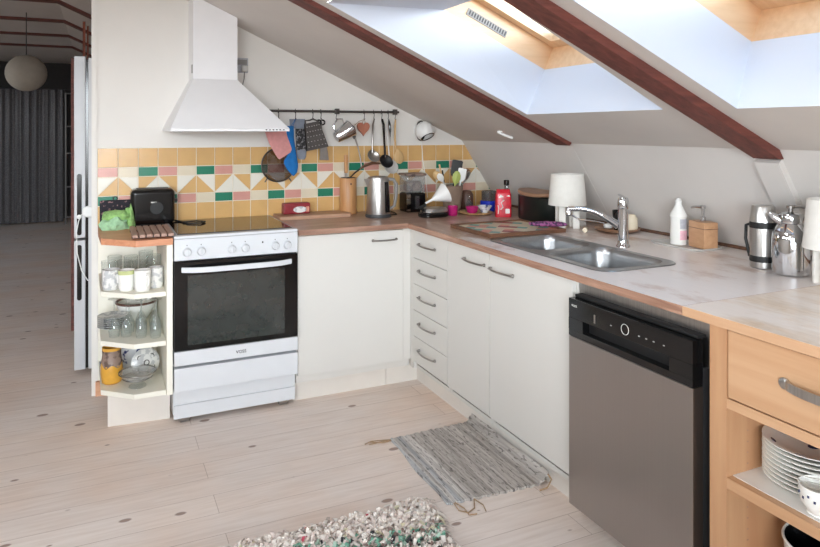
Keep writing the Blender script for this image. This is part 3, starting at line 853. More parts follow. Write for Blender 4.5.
b = MB(); b.tube([(-1.18, .5, CT+.02), (-1.15, .46, CT+.014), (-1.12, .36, CT+.016), (-1.06, .33, CT+.017), (-1.03, .38, CT+.017), (-1.07, .43, CT+.017), (-1.14, .41, CT+.017)], .004); b.build('cord', 'blackm', t)
# oven mitt + towel
b = MB(); b.at((-1.465, .535, CT+.002), (math.radians(-13), 0, 0)); b.box(-.075, .085, -.010, .010, 0, .135, bev=.009, seg=3)
b.torus((.0, 0, .143), .010, .0025, 'Y')
tag(b.build('pot_holder', 'mitt', loc=(-1.465, .535, CT)), 'dark printed pot holder leaning on the tiles behind the green towel', 'pot holder')
def heap(cx, cy, a, c, h, seed, z0):
    b = MB(); loops = []; n = 26
    for j, (s_, zz) in enumerate(((.90, 0), (1, .18), (.98, .42), (.86, .68), (.62, .88), (.3, .98), (.02, 1))):
        lp = []
        for k in range(n):
            th = 2*PI*k/n; q = noise.noise(Vector((math.cos(th)*2+seed, math.sin(th)*2, zz*2.2)))
            r = s_*(1+.34*q); z = zz*h*(1+.45*noise.noise(Vector((math.cos(th)*1.6*s_, math.sin(th)*1.6*s_+seed, 3))))
            lp.append((cx+a*r*math.cos(th), cy+c*r*math.sin(th), z0+max(0, z)))
        loops.append(lp)
    return b.loft(loops)
t = thing('tea_towel', 'crumpled bright green towel in front of the dark pot holder', 'towel', (-1.47, .42, CT))
heap(-1.475, .405, .068, .055, .062, 1.3, CT).build('lower_fold', 'towel2', t)
b = heap(-1.462, .422, .066, .05, .05, 5.1, CT+.045); b.build('upper_fold', 'towel', t)
heap(-1.402, .418, .026, .03, .10, 8.2, CT).build('loose_end', 'towel', t)
# slatted trivet
t = thing('trivet', 'slatted wooden trivet on the orange worktop beside the hob', 'trivet', (-1.31, .17, CT))
for i in range(6):
    x = -1.405+.031*i
    b = MB(); b.box(x, x+.025, .0, .325, CT+.008, CT+.022, bev=.002); b.build('slat', 'trivet', t)
for y in (.05, .26):
    b = MB(); b.box(-1.405, -1.225, y, y+.018, CT, CT+.0079); b.build('batten', 'blackm', t)

# back run
b = MB(); b.prism(rrect(-.645+.02, -.205, .375, .558, .012), CT, CT+.018, 0)
tag(b.build('cutting_board', 'boardwood', loc=(-.42, .46, CT)), 'flat wooden cutting board under the dark red packet', 'cutting board')
t = thing('biscuit_packet', 'small dark red packet lying on the cutting board', 'packet', (-.505, .50, CT+.018))
b = MB(); z0 = CT+.0185; b.box(-.583, -.425, .472, .528, z0, z0+.064, bev=.008); b.build('body', 'darkred', t)
b = MB(); b.prism_y([(x, z) for x, z in oval(-.487, z0+.026, .040, .018, 20)], .4705, .4722, 0); b.build('oval_label', 'greyporc', t)
b = MB(); b.prism_y(rrect(-.452, -.432, z0+.012, z0+.042, .004, 3), .4705, .4722, 0); b.build('picture', 'salmon', t)
t = thing('knife_block', 'round wooden knife block holding two knives beside the kettle', 'knife block', (-.178, .512, CT))
b = MB(); b.lathe([(.050, CT), (.051, CT+.004), (.051, CT+.212), (.049, CT+.216)], (-.178, .512), 36); b.build('block', 'knifewood', t)
b = MB(); b.lathe([(.044, CT+.2162), (.044, CT+.2185)], (-.178, .512), 28); b.build('bristle_insert', 'blackm', t)
b = MB(); b.at((-.178, .461, CT+.182), (PI/2, 0, 0)); b.lathe([(.006, 0), (.006, .002)], n=12); b.build('hanging_hole', 'brown', t)
k = thing('kitchen_knife', 'knife with an upright honey wood handle in the knife block', 'knife', (-.192, .51, CT+.22))
b = MB(); b.box(-.199, -.185, .506, .514, CT+.219, CT+.245); b.build('blade', 'steel', k)
b = MB(); b.box(-.203, -.181, .502, .518, CT+.245, CT+.355, bev=.005); b.build('handle', 'knifewood', k)
k = thing('kitchen_knife', 'knife leaning out of the knife block, with a broad brown handle', 'knife', (-.16, .51, CT+.22))
b = MB(); b.tube([(-.165, .51, CT+.219), (-.135, .505, CT+.247), (-.105, .50, CT+.268)], [.007, .009, .010], 8, 0, .5); b.build('bolster', 'blackm', k)
b = MB(); b.tube([(-.108, .50, CT+.266), (-.08, .495, CT+.286), (-.03, .49, CT+.304), (.02, .487, CT+.300)], [.011, .020, .024, .012], 12, 0, .4); b.build('handle', 'darkwood', k)
# kettle
kx, ky = -.068, .30
t = thing('kettle', 'tall brushed steel electric kettle with black water window', 'kettle', (kx, ky, CT))
b = MB(); b.lathe([(.074, CT), (.076, CT+.006), (.074, CT+.018)], (kx, ky), 36); b.build('base', 'dgrey', t)
b = MB(); b.lathe([(.070, CT+.0185), (.071, CT+.024), (.066, CT+.12), (.061, CT+.215), (.060, CT+.224)], (kx, ky), 40)
bd = b.build('body', 'steel', t)
b = MB(); b.lathe([(.0595, CT+.2245), (.058, CT+.231), (.040, CT+.236), (.012, CT+.238)], (kx, ky), 36); b.build('lid', 'steel', t)
b = MB()   # black strip facing the camera side
loops = []
for r, z in ((.0717, CT+.03), (.0672, CT+.12), (.0625, CT+.205)):
    loops.append([(kx+(r+q)*math.cos(a), ky+(r+q)*math.sin(a), z) for q, a in ((0, -1.35), (0, -1.2), (0, -1.05), (0, -.9), (0, -.75), (-.004, -.75), (-.004, -1.05), (-.004, -1.35))])
b.loft(loops); b.build('water_window', 'black', t)
b = MB(); b.tube([(kx+.055, ky-.012, CT+.218), (kx+.088, ky-.02, CT+.215), (kx+.103, ky-.024, CT+.19), (kx+.102, ky-.024, CT+.12), (kx+.092, ky-.022, CT+.06), (kx+.066, ky-.014, CT+.045)], [.011, .011, .011, .010, .009, .008], 10); b.build('handle', 'grey', t)
b = MB(); b.loft([[(kx-.056, ky-.02, z), (kx-.056, ky+.02, z), (kx-.056-d_, ky, z)] for z, d_ in ((CT+.165, .004), (CT+.222, .034))]); b.build('spout', 'steel', t)
b = MB(); b.tube([(kx+.07, ky, CT+.006), (kx+.13, ky+.03, CT+.004), (kx+.155, ky+.12, CT+.004), (kx+.15, ky+.2, CT+.004), (kx+.15, ky+.262, CT+.03)], .0035); b.build('cord', 'blackm', t)
# coffee grinder
gx, gy = .222, .45
t = thing('coffee_grinder', 'coffee grinder with clear hopper and black steel base beside the kettle', 'grinder', (gx, gy, CT))
b = MB(); b.box(gx-.066, gx+.066, gy-.058, gy+.058, CT, CT+.118, bev=.012, seg=3); b.build('base', 'black', t)
b = MB(); b.box(gx-.067, gx-.040, gy-.0600, gy-.0575, CT+.01, CT+.112); b.build('steel_strip', 'chrome', t)
b = MB(); b.box(gx-.010, gx+.020, gy-.0615, gy-.0575, CT+.02, CT+.10, bev=.001); b.build('drawer_front', 'frost', t)
b = MB(); b.box(gx-.064, gx+.064, gy-.056, gy+.056, CT+.1185, CT+.222, bev=.010, seg=3); hp = b.build('hopper', 'cutglass', t)
b = MB(); b.box(gx-.050, gx+.05, gy-.044, gy+.044, CT+.124, CT+.19, bev=.02, seg=3); b.build('coffee_beans', 'drip', hp)
b = MB(); b.box(gx-.070, gx+.070, gy-.062, gy+.062, CT+.2225, CT+.238, bev=.006); b.build('lid', 'drip', t)
# slicer + funnel
mx, my = .222, .165
t = thing('waffle_iron', 'low black and chrome appliance lying under the white funnel', 'appliance', (mx, my, CT))
b = MB(); b.loft([[(x, y, CT+z) for x, y in oval(mx, my, a, c, 32, 2.6)] for a, c, z in ((.082, .055, 0), (.090, .062, .006), (.090, .062, .022), (.084, .056, .028))]); b.build('lower_half', 'black', t)
b = MB(); b.loft([[(x, y, CT+z) for x, y in oval(mx+.006, my, a, c, 32, 2.4)] for a, c, z in ((.080, .054, .0285), (.082, .056, .036), (.076, .05, .050), (.06, .036, .056))]); b.build('upper_half', 'steel', t)
b = MB(); b.tube([(mx-.075, my-.02, CT+.045), (mx-.1, my-.03, CT+.06), (mx-.062, my-.03, CT+.075)], [.010, .012, .010], 10); b.build('handle', 'blackm', t)
b = MB(); b.torus((mx+.006, my, CT+.0335), .001, .0005); b.bm.clear(); b.loft([[(x, y, CT+z) for x, y in oval(mx+.006, my, .084, .058, 32, 2.4)] for z in (.0300, .0345)]); b.build('chrome_band', 'chrome', t)
b = MB(); ax = Vector((.125, -.01, .055)).normalized(); q = ax.to_track_quat('Z', 'Y').to_matrix().to_4x4()
q.translation = (mx-.055, my-.01, CT+.082); b.T = q
b.lathe([(.006, 0), (.008, .045), (.052, .125), (.060, .140), (.057, .1405), (.048, .124), (.005, .045), (.004, 0.001)], n=32)
b.tube([(.058, 0, .135), (.085, 0, .13), (.08, 0, .112), (.055, 0, .125)], .004)
tag(b.build('funnel', 'white', loc=(mx, my, CT+.06)), 'white plastic funnel resting on the black and chrome appliance', 'funnel')
def vessel(name, label, cat, mat, c, prof, z0=CT, group=None, n=28, extra=None):
    b = MB(); b.lathe([(r, z0+z) for r, z in prof], c, n, 0, True, False)
    o = b.build(name, mat, loc=(c[0], c[1], z0)); return tag(o, label, cat, group)
vessel('tumbler', 'magenta glass tumbler between the funnel and the wooden plate', 'glass', 'magenta', (.352, .165), [(.024, 0), (.026, .003), (.031, .058), (.029, .058), (.024, .008), (.002, .006)])
# utensil crock
ux, uy = .475, .40
vessel('utensil_crock', 'taupe stoneware crock full of cooking utensils in the corner', 'crock', 'crock', (ux, uy), [(.050, 0), (.054, .004), (.069, .150), (.071, .156), (.066, .157), (.052, .02), (.002, .015)], n=36)
G = 'utensils in the crock'
def utensil(name, label, base, top, hm, kind, mat, w_=.026, ln=.09):
    B, T_ = Vector(base), Vector(top); d = (T_-B).normalized()
    t = thing(name, label, 'utensil', base, 0, G)
    b = MB(); b.tube([tuple(B), tuple(B+(T_-B)*.5), tuple(T_)], [.006, .005, .006], 8); b.build('handle', hm, t)
    b = MB(); side = d.cross(Vector((.42, .9, 0))).normalized()
    nn = side.cross(d).normalized(); L = []
    prof = {'spoon': ((0, .25), (.15, .6), (.4, 1), (.7, .95), (.92, .55), (1, .1)), 'spatula': ((0, .3), (.12, .8), (.3, 1), (.95, 1), (1, .8)), 'plain': ((0, .4), (.5, .5), (1, .4))}[kind]
    for s_, q in prof:
        c = T_+d*ln*s_; dip = nn*(-.010*math.sin(PI*s_) if kind == 'spoon' else 0)
        L.append([tuple(c+side*w_*q*u+nn*th+dip*(1-abs(u))) for u, th in ((-1, -.0015), (-.5, -.0025), (0, -.003), (.5, -.0025), (1, -.0015), (1, .0015), (.5, .002), (0, .0025), (-.5, .002), (-1, .0015))])
    b.loft(L); b.build('head', mat, t)
    return t
utensil('spatula', 'black spatula, tallest utensil in the crock', (ux-.01, uy+.01, CT+.02), (ux+.025, uy+.01, CT+.20), 'blackm', 'spatula', 'blackm', .034, .115)
utensil('spatula', 'lime green spatula in the crock before the black one', (ux-.02, uy-.02, CT+.02), (ux+.005, uy-.03, CT+.165), 'lime', 'spoon', 'lime', .026, .085)
utensil('spatula', 'white spatula in the crock beside the lime one', (ux+.02, uy-.01, CT+.02), (ux+.048, uy-.02, CT+.18), 'white', 'spatula', 'white', .026, .085)
utensil('wooden_spoon', 'pale wooden spoon leaning far out of the crock towards the grinder', (ux+.04, uy, CT+.02), (ux-.09, uy-.005, CT+.195), 'spoonwood', 'spoon', 'spoonwood', .024, .065)
utensil('serving_spoon', 'white spoon leaning out of the crock over the funnel', (ux+.035, uy-.01, CT+.02), (ux-.078, uy-.022, CT+.185), 'ltgrey', 'spoon', 'porc', .020, .06)
utensil('wooden_spoon', 'upright wooden spoon at the grinder side of the crock', (ux-.03, uy+.01, CT+.02), (ux-.062, uy+.02, CT+.20), 'spoonwood', 'plain', 'spoonwood', .012, .09)
utensil('wooden_spoon', 'brown wooden spatula leaning towards the sloping wall from the crock', (ux-.04, uy, CT+.02), (ux+.085, uy+.0, CT+.205), 'darkwood', 'spatula', 'darkwood', .015, .06)
utensil('cake_server', 'steel cake server leaning low out of the crock', (ux-.03, uy-.02, CT+.02), (ux+.078, uy-.02, CT+.185), 'handle', 'spoon', 'steel', .014, .07)
utensil('cake_server', 'dark handled tool between black spatula and wooden spoon in crock', (ux-.02, uy+.03, CT+.02), (ux-.035, uy+.05, CT+.19), 'blackm', 'plain', 'blackm', .012, .06)
# wooden plate and what stands on it
px, py = .520, .185
b = MB(); b.lathe([(.070, CT), (.10, CT+.006), (.104, CT+.012), (.100, CT+.012), (.07, CT+.007), (.002, CT+.006)], (px, py), 36, 0, True, False)
tag(b.build('plate', 'spoonwood', loc=(px, py, CT)), 'round pale wooden plate carrying small bowls and a glass bottle', 'plate')
vessel('bowl', 'small magenta bowl on the wooden plate', 'bowl', 'magenta', (px-.042, py-.03), [(.020, 0), (.030, .008), (.040, .040), (.036, .041), (.026, .012), (.002, .008)], CT+.0075)
vessel('bowl', 'small white flowered bowl on the wooden plate', 'bowl', 'bluepat', (px+.040, py-.035), [(.018, 0), (.022, .006), (.047, .042), (.044, .043), (.02, .010), (.002, .008)], CT+.0075)
t = thing('glass_bottle', 'small faceted glass bottle with round stopper on the wooden plate', 'bottle', (px-.018, py+.05, CT))
b = MB(); b.lathe([(.022, CT+.008), (.024, CT+.012), (.022, CT+.06), (.008, CT+.075), (.008, CT+.085)], (px-.018, py+.05), 8); b.build('body', 'frost', t)
b = MB(); b.ball((px-.018, py+.05, CT+.098), .013, 0, 14); b.build('stopper', 'glass', t)
t = thing('storage_jar', 'clear jar with cobalt blue base by the sloping wall', 'jar', (.705, .30, CT))
b = MB(); b.lathe([(.050, CT), (.054, CT+.004), (.054, CT+.062), (.050, CT+.066)], (.665, .27), 28); b.build('blue_base', 'blue', t)
b = MB(); b.lathe([(.046, CT+.0665), (.046, CT+.125), (.043, CT+.126), (.043, CT+.07)], (.665, .27), 28, 0, True, False); b.build('glass_top', 'frost', t)
vessel('spice_jar', 'dark brown jar standing behind the taupe utensil crock', 'jar', 'brown', (.60, .44), [(.035, 0), (.045, .02), (.045, .09), (.03, .115), (.028, .115), (.03, .02), (.002, .01)])
t = thing('sauce_bottle', 'dark glass bottle with black cap behind the red foil bag', 'bottle', (.655, .055, CT))
b = MB(); b.lathe([(.026, CT), (.028, CT+.003), (.028, CT+.12), (.013, CT+.150), (.0125, CT+.178)], (.655, .055), 24); b.build('body', 'frost', t)
b = MB(); b.lathe([(.016, CT+.1785), (.016, CT+.205), (.013, CT+.208)], (.655, .055), 20); b.build('cap', 'black', t)
t = thing('coffee_bag', 'red foil bag with white marks beside the bread box', 'bag', (.592, -.005, CT))
b = MB(); b.at((.592, -.005, CT), (0, 0, -.43)); L = []
for s_, z in ((1, 0), (1.03, .02), (1.0, .10), (.94, .135), (.9, .142)):
    L.append([(x*s_*(1+.02*noise.noise(Vector((x*40, y*40, z*30)))), y*s_*(1+.05*noise.noise(Vector((x*30, y*40, z*50)))), z) for x, y in rrect(-.045, .045, -.032, .032, .012, 4)])
L.append([(x*.86, y*.35, .160) for x, y in rrect(-.045, .045, -.032, .032, .012, 4)])
b.loft(L); b.build('body', 'red', t)
b = MB(); b.at((.592, -.005, CT), (0, 0, -.43))
b.prism_y(rrect(.008, .034, .022, .05, .005, 3), -.0345, -.0315)
b.build('white_label', 'porc', t)
b = MB(); b.at((.592, -.005, CT), (0, 0, -.43))
b.prism_y([(-.03, .112), (-.018, .13), (.0, .118), (-.012, .116)], -.0325, -.029); b.prism_y([(.014, .122), (.03, .13), (.038, .118)], -.0325, -.029)
b.tube([(-.033, -.032, .02), (-.03, -.0335, .05), (-.034, -.0335, .07)], .003); b.tube([(-.018, -.033, .045), (-.005, -.0345, .06), (-.015, -.0335, .085), (.002, -.033, .1)], .003)
b.build('white_print', 'porc', t)  # white print and foil glints, both built as white shapes
# bread box
bx, by = .712, -.222
t = thing('bread_box', 'oval black bread box with brown wooden lid beside the lamp', 'bread box', (bx, by, CT))
P_ = oval(bx, by, .088, .175, 44, 2.8)
b = MB(); b.loft([[(bx+(x-bx)*s_, by+(y-by)*s_, CT+z) for x, y in P_] for s_, z in ((.97, 0), (1, .006), (1, .134))]); b.build('body', 'breadbox', t)
b = MB(); b.loft([[(bx+(x-bx)*s_, by+(y-by)*s_, CT+z+.014*((y-by)/.175)**2-.006) for x, y in P_] for s_, z in ((.98, .1405), (1.02, .146), (1.02, .156), (.99, .160))]); b.build('lid', 'lidwood', t)
# lamps
def lamp(nm, label, cx, cy, lean=0):
    t = thing(nm, label, 'lamp', (cx, cy, CT), -.43)
    z0 = .118
    for sx_, sy_ in ((-1, -1), (1, -1), (1, 1), (-1, 1)):
        b = MB(); b.box(sx_*.036-.017, sx_*.036+.017, sy_*.036-.006, sy_*.036+.006, 0, z0+.03, bev=.001); b.build('leg', 'shade', t, world=False)
    b = MB(); b.box(-.055, .055, -.044, .044, z0+.0305, z0+.036); b.lathe([(.014, z0+.0365), (.014, z0+.07), (.03, z0+.09), (.03, z0+.13), (.004, z0+.15)], n=18); b.build('lamp_holder', 'porc', t, world=False)
    b = MB(); b.lathe([(.097, z0), (.084, z0+.160), (.0815, z0+.160), (.0945, z0)], n=40, cap0=False, cap1=False)
    sh = b.build('lamp_shade', 'shade', t, world=False)
    return t
lamp('table_lamp', 'white table lamp with tapered shade beside the bread box', .655, -.515)
lamp('table_lamp', 'white table lamp cut off by the picture edge beside the chrome jug', .632, -1.925)
b = MB(); b.prism(rrect(.72, .80, -.495, -.41, .01, 3), CT, CT+.10)
tag(b.build('storage_tin', 'ltgrey', loc=(.757, -.43, CT)), 'pale grey tin standing behind the legs of the white lamp', 'tin')
# patterned tray
tc_ = Vector((.325, -.462)); t = thing('serving_tray', 'wooden tray with a diamond pattern of cream, teal, salmon and red', 'tray', (.325, -.462, CT))
TX0, TX1, TY0, TY1 = .103, .540, -.652, -.265
b = MB(); b.box(TX0, TX1, TY0, TY1, CT, CT+.012, 0, bev=.002)
for x0, x1, y0, y1 in ((TX0, TX0+.012, TY0, TY1), (TX1-.012, TX1, TY0, TY1), (TX0+.012, TX1-.012, TY0, TY0+.012), (TX0+.012, TX1-.012, TY1-.012, TY1)): b.box(x0, x1, y0, y1, CT+.0121, CT+.020, 0)
b.build('board', 'darkwood', t)
b = MB(); nx, ny = 6, 5; dx, dy = (TX1-TX0-.026)/nx, (TY1-TY0-.026)/ny
cols = [0, 1, 0, 0, 2, 0, 3, 0, 1, 0, 2]
for i in range(nx):
    for j in range(ny):
        cx, cy = TX0+.013+dx*(i+.5), TY0+.013+dy*(j+.5); z = CT+.0131
        c4 = [(cx-dx/2, cy-dy/2), (cx+dx/2, cy-dy/2), (cx+dx/2, cy+dy/2), (cx-dx/2, cy+dy/2)]
        di = [(cx, cy-dy/2), (cx+dx/2, cy), (cx, cy+dy/2), (cx-dx/2, cy)]
        b.face([(x, y, z) for x, y in di], cols[(i*3+j*4) % 11])
        for k_ in range(4):
            b.face([(*c4[k_], z), (*di[k_], z), (*di[k_-1], z)], cols[((i+(k_ in (1, 2)))*5+(j+(k_ in (2, 3)))*3+4) % 11])
b.build('diamond_pattern', ['sand', 'teal', 'salmon', 'darkred'], t, smooth=0)
b = MB(); L = []
for i in range(9):
    u = i/8*2-1; r = .5+.5*(1-u*u)**.5
    L.append([(.495+.078*u*.95, -.565+.026*r*math.cos(a)+u*-.045, CT+.0345+.014*r*math.sin(a)*(1+.15*noise.noise(Vector((u*4, a, 0))))) for a in [2*PI*k/14 for k in range(14)]])
b.loft(L); tag(b.build('pouch', 'purple', loc=(.495, -.565, CT+.02)), 'rolled purple patterned cloth lying on the diamond tray', 'cloth')
# dish behind the tap
hx, hy_ = .79, -.735
b = MB(); b.lathe([(.065, CT), (.10, CT+.010), (.112, CT+.022), (.108, CT+.023), (.065, CT+.008), (.002, CT+.007)], (hx, hy_), 36, 0, True, False)
tag(b.build('dish', 'lidwood', loc=(hx, hy_, CT)), 'shallow brown dish with washing-up things behind the tap', 'dish')
vessel('cup', 'small black cup in the brown dish behind the tap', 'cup', 'black', (hx-.005, hy_-.01), [(.020, 0), (.021, .002), (.028, .10), (.026, .10), (.02, .006), (.002, .005)], CT+.0085)
vessel('jar', 'cream stoneware jar in the brown dish beside the black cup', 'jar', 'sand', (hx+.02, hy_-.075), [(.022, 0), (.030, .015), (.030, .06), (.018, .08), (.016, .08), (.02, .01), (.002, .008)], CT+.0125)
t = thing('dish_brush', 'dish brush with white wire handle lying across the brown dish', 'brush', (.70, -.66, CT+.03))
b = MB(); b.tube([(.762, -.672, CT+.034), (.72, -.645, CT+.045), (.668, -.590, CT+.05), (.64, -.56, CT+.075)], .0045); b.build('handle', 'chrome', t)
b = MB(); b.at((.775, -.685, CT+.014)); b.lathe([(.020, 0), (.024, .012), (.020, .018), (.006, .022)], n=18); b.build('head', 'white', t)
t = thing('scrubber', 'small pale bottle brush lying beside the brown dish', 'brush', (.65, -.66, CT))
b = MB(); b.tube([(.672, -.640, CT+.011), (.625, -.69, CT+.012)], [.010, .012], 10); b.build('head', 'sand', t)
b = MB(); b.tube([(.673, -.639, CT+.011), (.70, -.61, CT+.011)], .004); b.build('handle', 'handle', t)
# soap tray
b = MB(); P_ = rrect(.688, .868, -1.315, -1.035, .04)
cx, cy = .778, -1.175
b.loft([[(cx+(x-cx)*s_, cy+(y-cy)*s_, CT+z) for x, y in P_] for s_, z in ((.93, 0), (1, .008), (.985, .010), (.93, .004))])
tag(b.build('soap_tray', 'ltgrey', loc=(cx, cy, CT)), 'flat pale tray with bottle and soap dispenser beside the sink', 'tray')
t = thing('detergent_bottle', 'white bottle with pink and grey label on the pale tray', 'bottle', (.765, -1.135, CT))
sc = (.765, -1.145); z0 = CT+.0045
b = MB(); b.lathe([(.033, z0), (.035, z0+.004), (.035, z0+.118), (.037, z0+.122), (.034, z0+.132), (.014, z0+.172), (.013, z0+.182)], sc, 32); b.build('body', 'porc', t)
b = MB(); b.lathe([(.014, z0+.1825), (.014, z0+.192), (.009, z0+.194), (.008, z0+.20)], sc, 20); b.build('cap', 'white', t)
for za, zb2, mt in ((.022, .062, 'pinklabel'), (.070, .112, 'greylabel')):
    b = MB(); b.loft([[(sc[0]+r*math.cos(a), sc[1]+r*math.sin(a), z) for r in (.0356, .0345) for a in ([-2.2+.15*k for k in range(9)] if r > .035 else [-1.0-.15*k for k in range(9)])] for z in (z0+za, z0+zb2)]); b.build('label_band', mt, t)
t = thing('soap_dispenser', 'square bamboo soap dispenser with chrome pump on the pale tray', 'dispenser', (.79, -1.255, CT))
b = MB(); b.at((.79, -1.255, 0), (0, 0, -.2)); b.box(-.034, .034, -.052, .052, z0, z0+.112, bev=.004)
b.build('body', 'bamboo', t)
b = MB(); b.at((.79, -1.255, 0), (0, 0, -.2)); b.box(-.0345, .0345, -.0525, .0525, z0+.083, z0+.085); b.build('groove', 'brown', t)
b = MB(); b.lathe([(.012, z0+.1125), (.012, z0+.130), (.006, z0+.132), (.006, z0+.165), (.011, z0+.166), (.011, z0+.178), (.008, z0+.180)], (.79, -1.255), 18)
b.tube([(.79, -1.255, z0+.172), (.765, -1.235, z0+.173), (.752, -1.225, z0+.168)], .005); b.build('pump', 'chrome', t)
# thermos and jug
t = thing('thermos', 'steel thermos flask with black bands and cup lid', 'flask', (.668, -1.632, CT)); c = (.668, -1.632)
b = MB(); b.lathe([(.040, CT), (.044, CT+.004), (.044, CT+.15), (.042, CT+.162)], c, 36); b.build('body', 'steel', t)
for z in (.024, .146):
    b = MB(); b.lathe([(.0447, CT+z), (.0455, CT+z+.004), (.0455, CT+z+.018), (.0447, CT+z+.022)], c, 36); b.build('band', 'blackm', t)
b = MB(); b.lathe([(.046, CT+.169), (.045, CT+.178), (.040, CT+.222), (.037, CT+.228)], c, 36); b.build('cup_lid', 'steel', t)
b = MB(); b.tube([(c[0]-.012, c[1]+.044, CT+.155), (c[0]-.016, c[1]+.058, CT+.15), (c[0]-.016, c[1]+.060, CT+.10), (c[0]-.012, c[1]+.046, CT+.035)], .006); b.build('handle', 'blackm', t)
t = thing('insulated_jug', 'chrome insulated coffee jug with spout beside the thermos', 'jug', (.652, -1.755, CT)); c = (.652, -1.752)
b = MB(); b.lathe([(.050, CT), (.058, CT+.006), (.060, CT+.03), (.060, CT+.125), (.056, CT+.150), (.042, CT+.172), (.036, CT+.18)], c, 40); b.build('body', 'chrome', t)
b = MB(); b.lathe([(.038, CT+.1805), (.040, CT+.20), (.036, CT+.212), (.016, CT+.218), (.008, CT+.219)], c, 32)
b.tube([(c[0]-.022, c[1]+.018, CT+.184), (c[0]-.040, c[1]+.034, CT+.20), (c[0]-.052, c[1]+.044, CT+.214)], [.016, .013, .006], 12); b.build('spout_head', 'chrome', t)
b = MB(); b.lathe([(.008, CT+.2195), (.008, CT+.228), (.014, CT+.231), (.014, CT+.240), (.006, CT+.242)], c, 18)
b.tube([(c[0], c[1], CT+.236), (c[0]+.02, c[1]-.025, CT+.238), (c[0]+.032, c[1]-.04, CT+.236)], .006); b.build('lid_lever', 'handle', t)
b = MB(); b.tube([(c[0]+.034, c[1]-.022, CT+.195), (c[0]+.062, c[1]-.042, CT+.19), (c[0]+.075, c[1]-.052, CT+.14), (c[0]+.068, c[1]-.046, CT+.07), (c[0]+.05, c[1]-.034, CT+.05)], .008); b.build('handle', 'handle', t)

# ------------------------------------------------------------------ in the birch cabinet
SZ = .4622; pc = (.165, -2.168); N = 9
for i in range(N):
    b = MB(); z = SZ+.0004+.0118*i; s_ = 1-.004*(i % 2)
    b.lathe([(.075, z), (.080, z+.0025), (.124*s_, z+.0205), (.1245*s_, z+.0225), (.1215*s_, z+.0228), (.082, z+.0085), (.06, z+.0065), (.002, z+.0065)], pc, 44, 0, True, False)
    top = i == N-1
    if top:
        for a in range(7):
            an = 2*PI*a/7+.75; x, y = pc[0]+.102*math.cos(an), pc[1]+.102*math.sin(an)
            T_ = b.T.copy(); b.at((x, y, z+.0165), (0, 0, an)); b.T = b.T @ Matrix.Rotation(-.40, 4, 'Y')
            b.prism(oval(0, 0, .006, .013, 10), 0, .0008, 1); b.T = T_
        b.prism(oval(pc[0], pc[1], .022, .014, 14), z+.0066, z+.0072, 1)
    o = b.build('dinner_plate', ['porc', 'greyblue'], loc=(pc[0], pc[1], z))
    tag(o, 'topmost white plate with blue flowers, of the stack under the drawer' if top else ('lowest white dinner plate of the stack, lying on the shelf' if i == 0 else 'white dinner plate inside the stack under the drawer'), 'plate', 'dinner plates stacked in the birch cabinet')
t = thing('cup', 'white cup with small blue flowers in front of the stacked plates', 'cup', (.045, -2.262, SZ)); c = (.045, -2.262)
b = MB(); b.lathe([(.026, SZ+.0003), (.030, SZ+.004), (.028, SZ+.008), (.044, SZ+.03), (.048, SZ+.072), (.0455, SZ+.072), (.040, SZ+.03), (.002, SZ+.012)], c, 36, 0, True, False); b.build('body', 'porc', t)
b = MB(); b.tube([(c[0]-.03, c[1]-.033, SZ+.06), (c[0]-.045, c[1]-.055, SZ+.055), (c[0]-.043, c[1]-.052, SZ+.03), (c[0]-.028, c[1]-.030, SZ+.024)], .0045); b.build('handle', 'porc', t)
b = MB()
for k_ in range(5):
    a = 2.2+.32*k_; r = .0455
    b.at((c[0]+r*math.cos(a), c[1]+r*math.sin(a), SZ+.045+.008*(k_ % 2)), (0, 0, a)); b.box(-.0002, .0016, -.0025, .0025, -.003, .003, bev=.0006)
b.at(); b.build('flower_print', 'greyblue', t)
LZ = .0962
def pot(label, c, r, h, mo, mi, rim):
    t = thing('cooking_pot', label, 'pot', (c[0], c[1], LZ))
    b = MB(); b.lathe([(r*.82, LZ+.0003), (r*.9, LZ+.006), (r, LZ+h-.01), (r*1.03, LZ+h), (r*1.0, LZ+h+.001)], c, 44, 0, True, False); b.build('body', mo, t)
    b = MB(); b.lathe([(r*.999, LZ+h+.0012), (r*.95, LZ+h-.008), (r*.84, LZ+.012), (.002, LZ+.010)], c, 44, 0, False, False); b.build('inside', mi, t)
    b = MB(); b.torus((c[0], c[1], LZ+h+.001), r*1.01, .0035, 'Z', 0, 44, 8); b.build('rim', rim, t)
    for s_ in (1, -1):
        b = MB(); b.tube([(c[0]-s_*r*.9-.0, c[1]+s_*r*.4-.02, LZ+h*.8), (c[0]-s_*(r+.03), c[1]+s_*r*.4, LZ+h*.82), (c[0]-s_*r*.9, c[1]+s_*r*.4+.03, LZ+h*.8)], .005); b.build('handle', 'blackm', t)
    return t
pot('white enamel cooking pot with black inside on the bottom shelf', (.185, -2.205), .115, .222, 'porc', 'black', 'porc')
pot('dark green cooking pot on the bottom shelf before the white pot', (.115, -2.43), .095, .20, 'bluepot', 'black', 'grey')

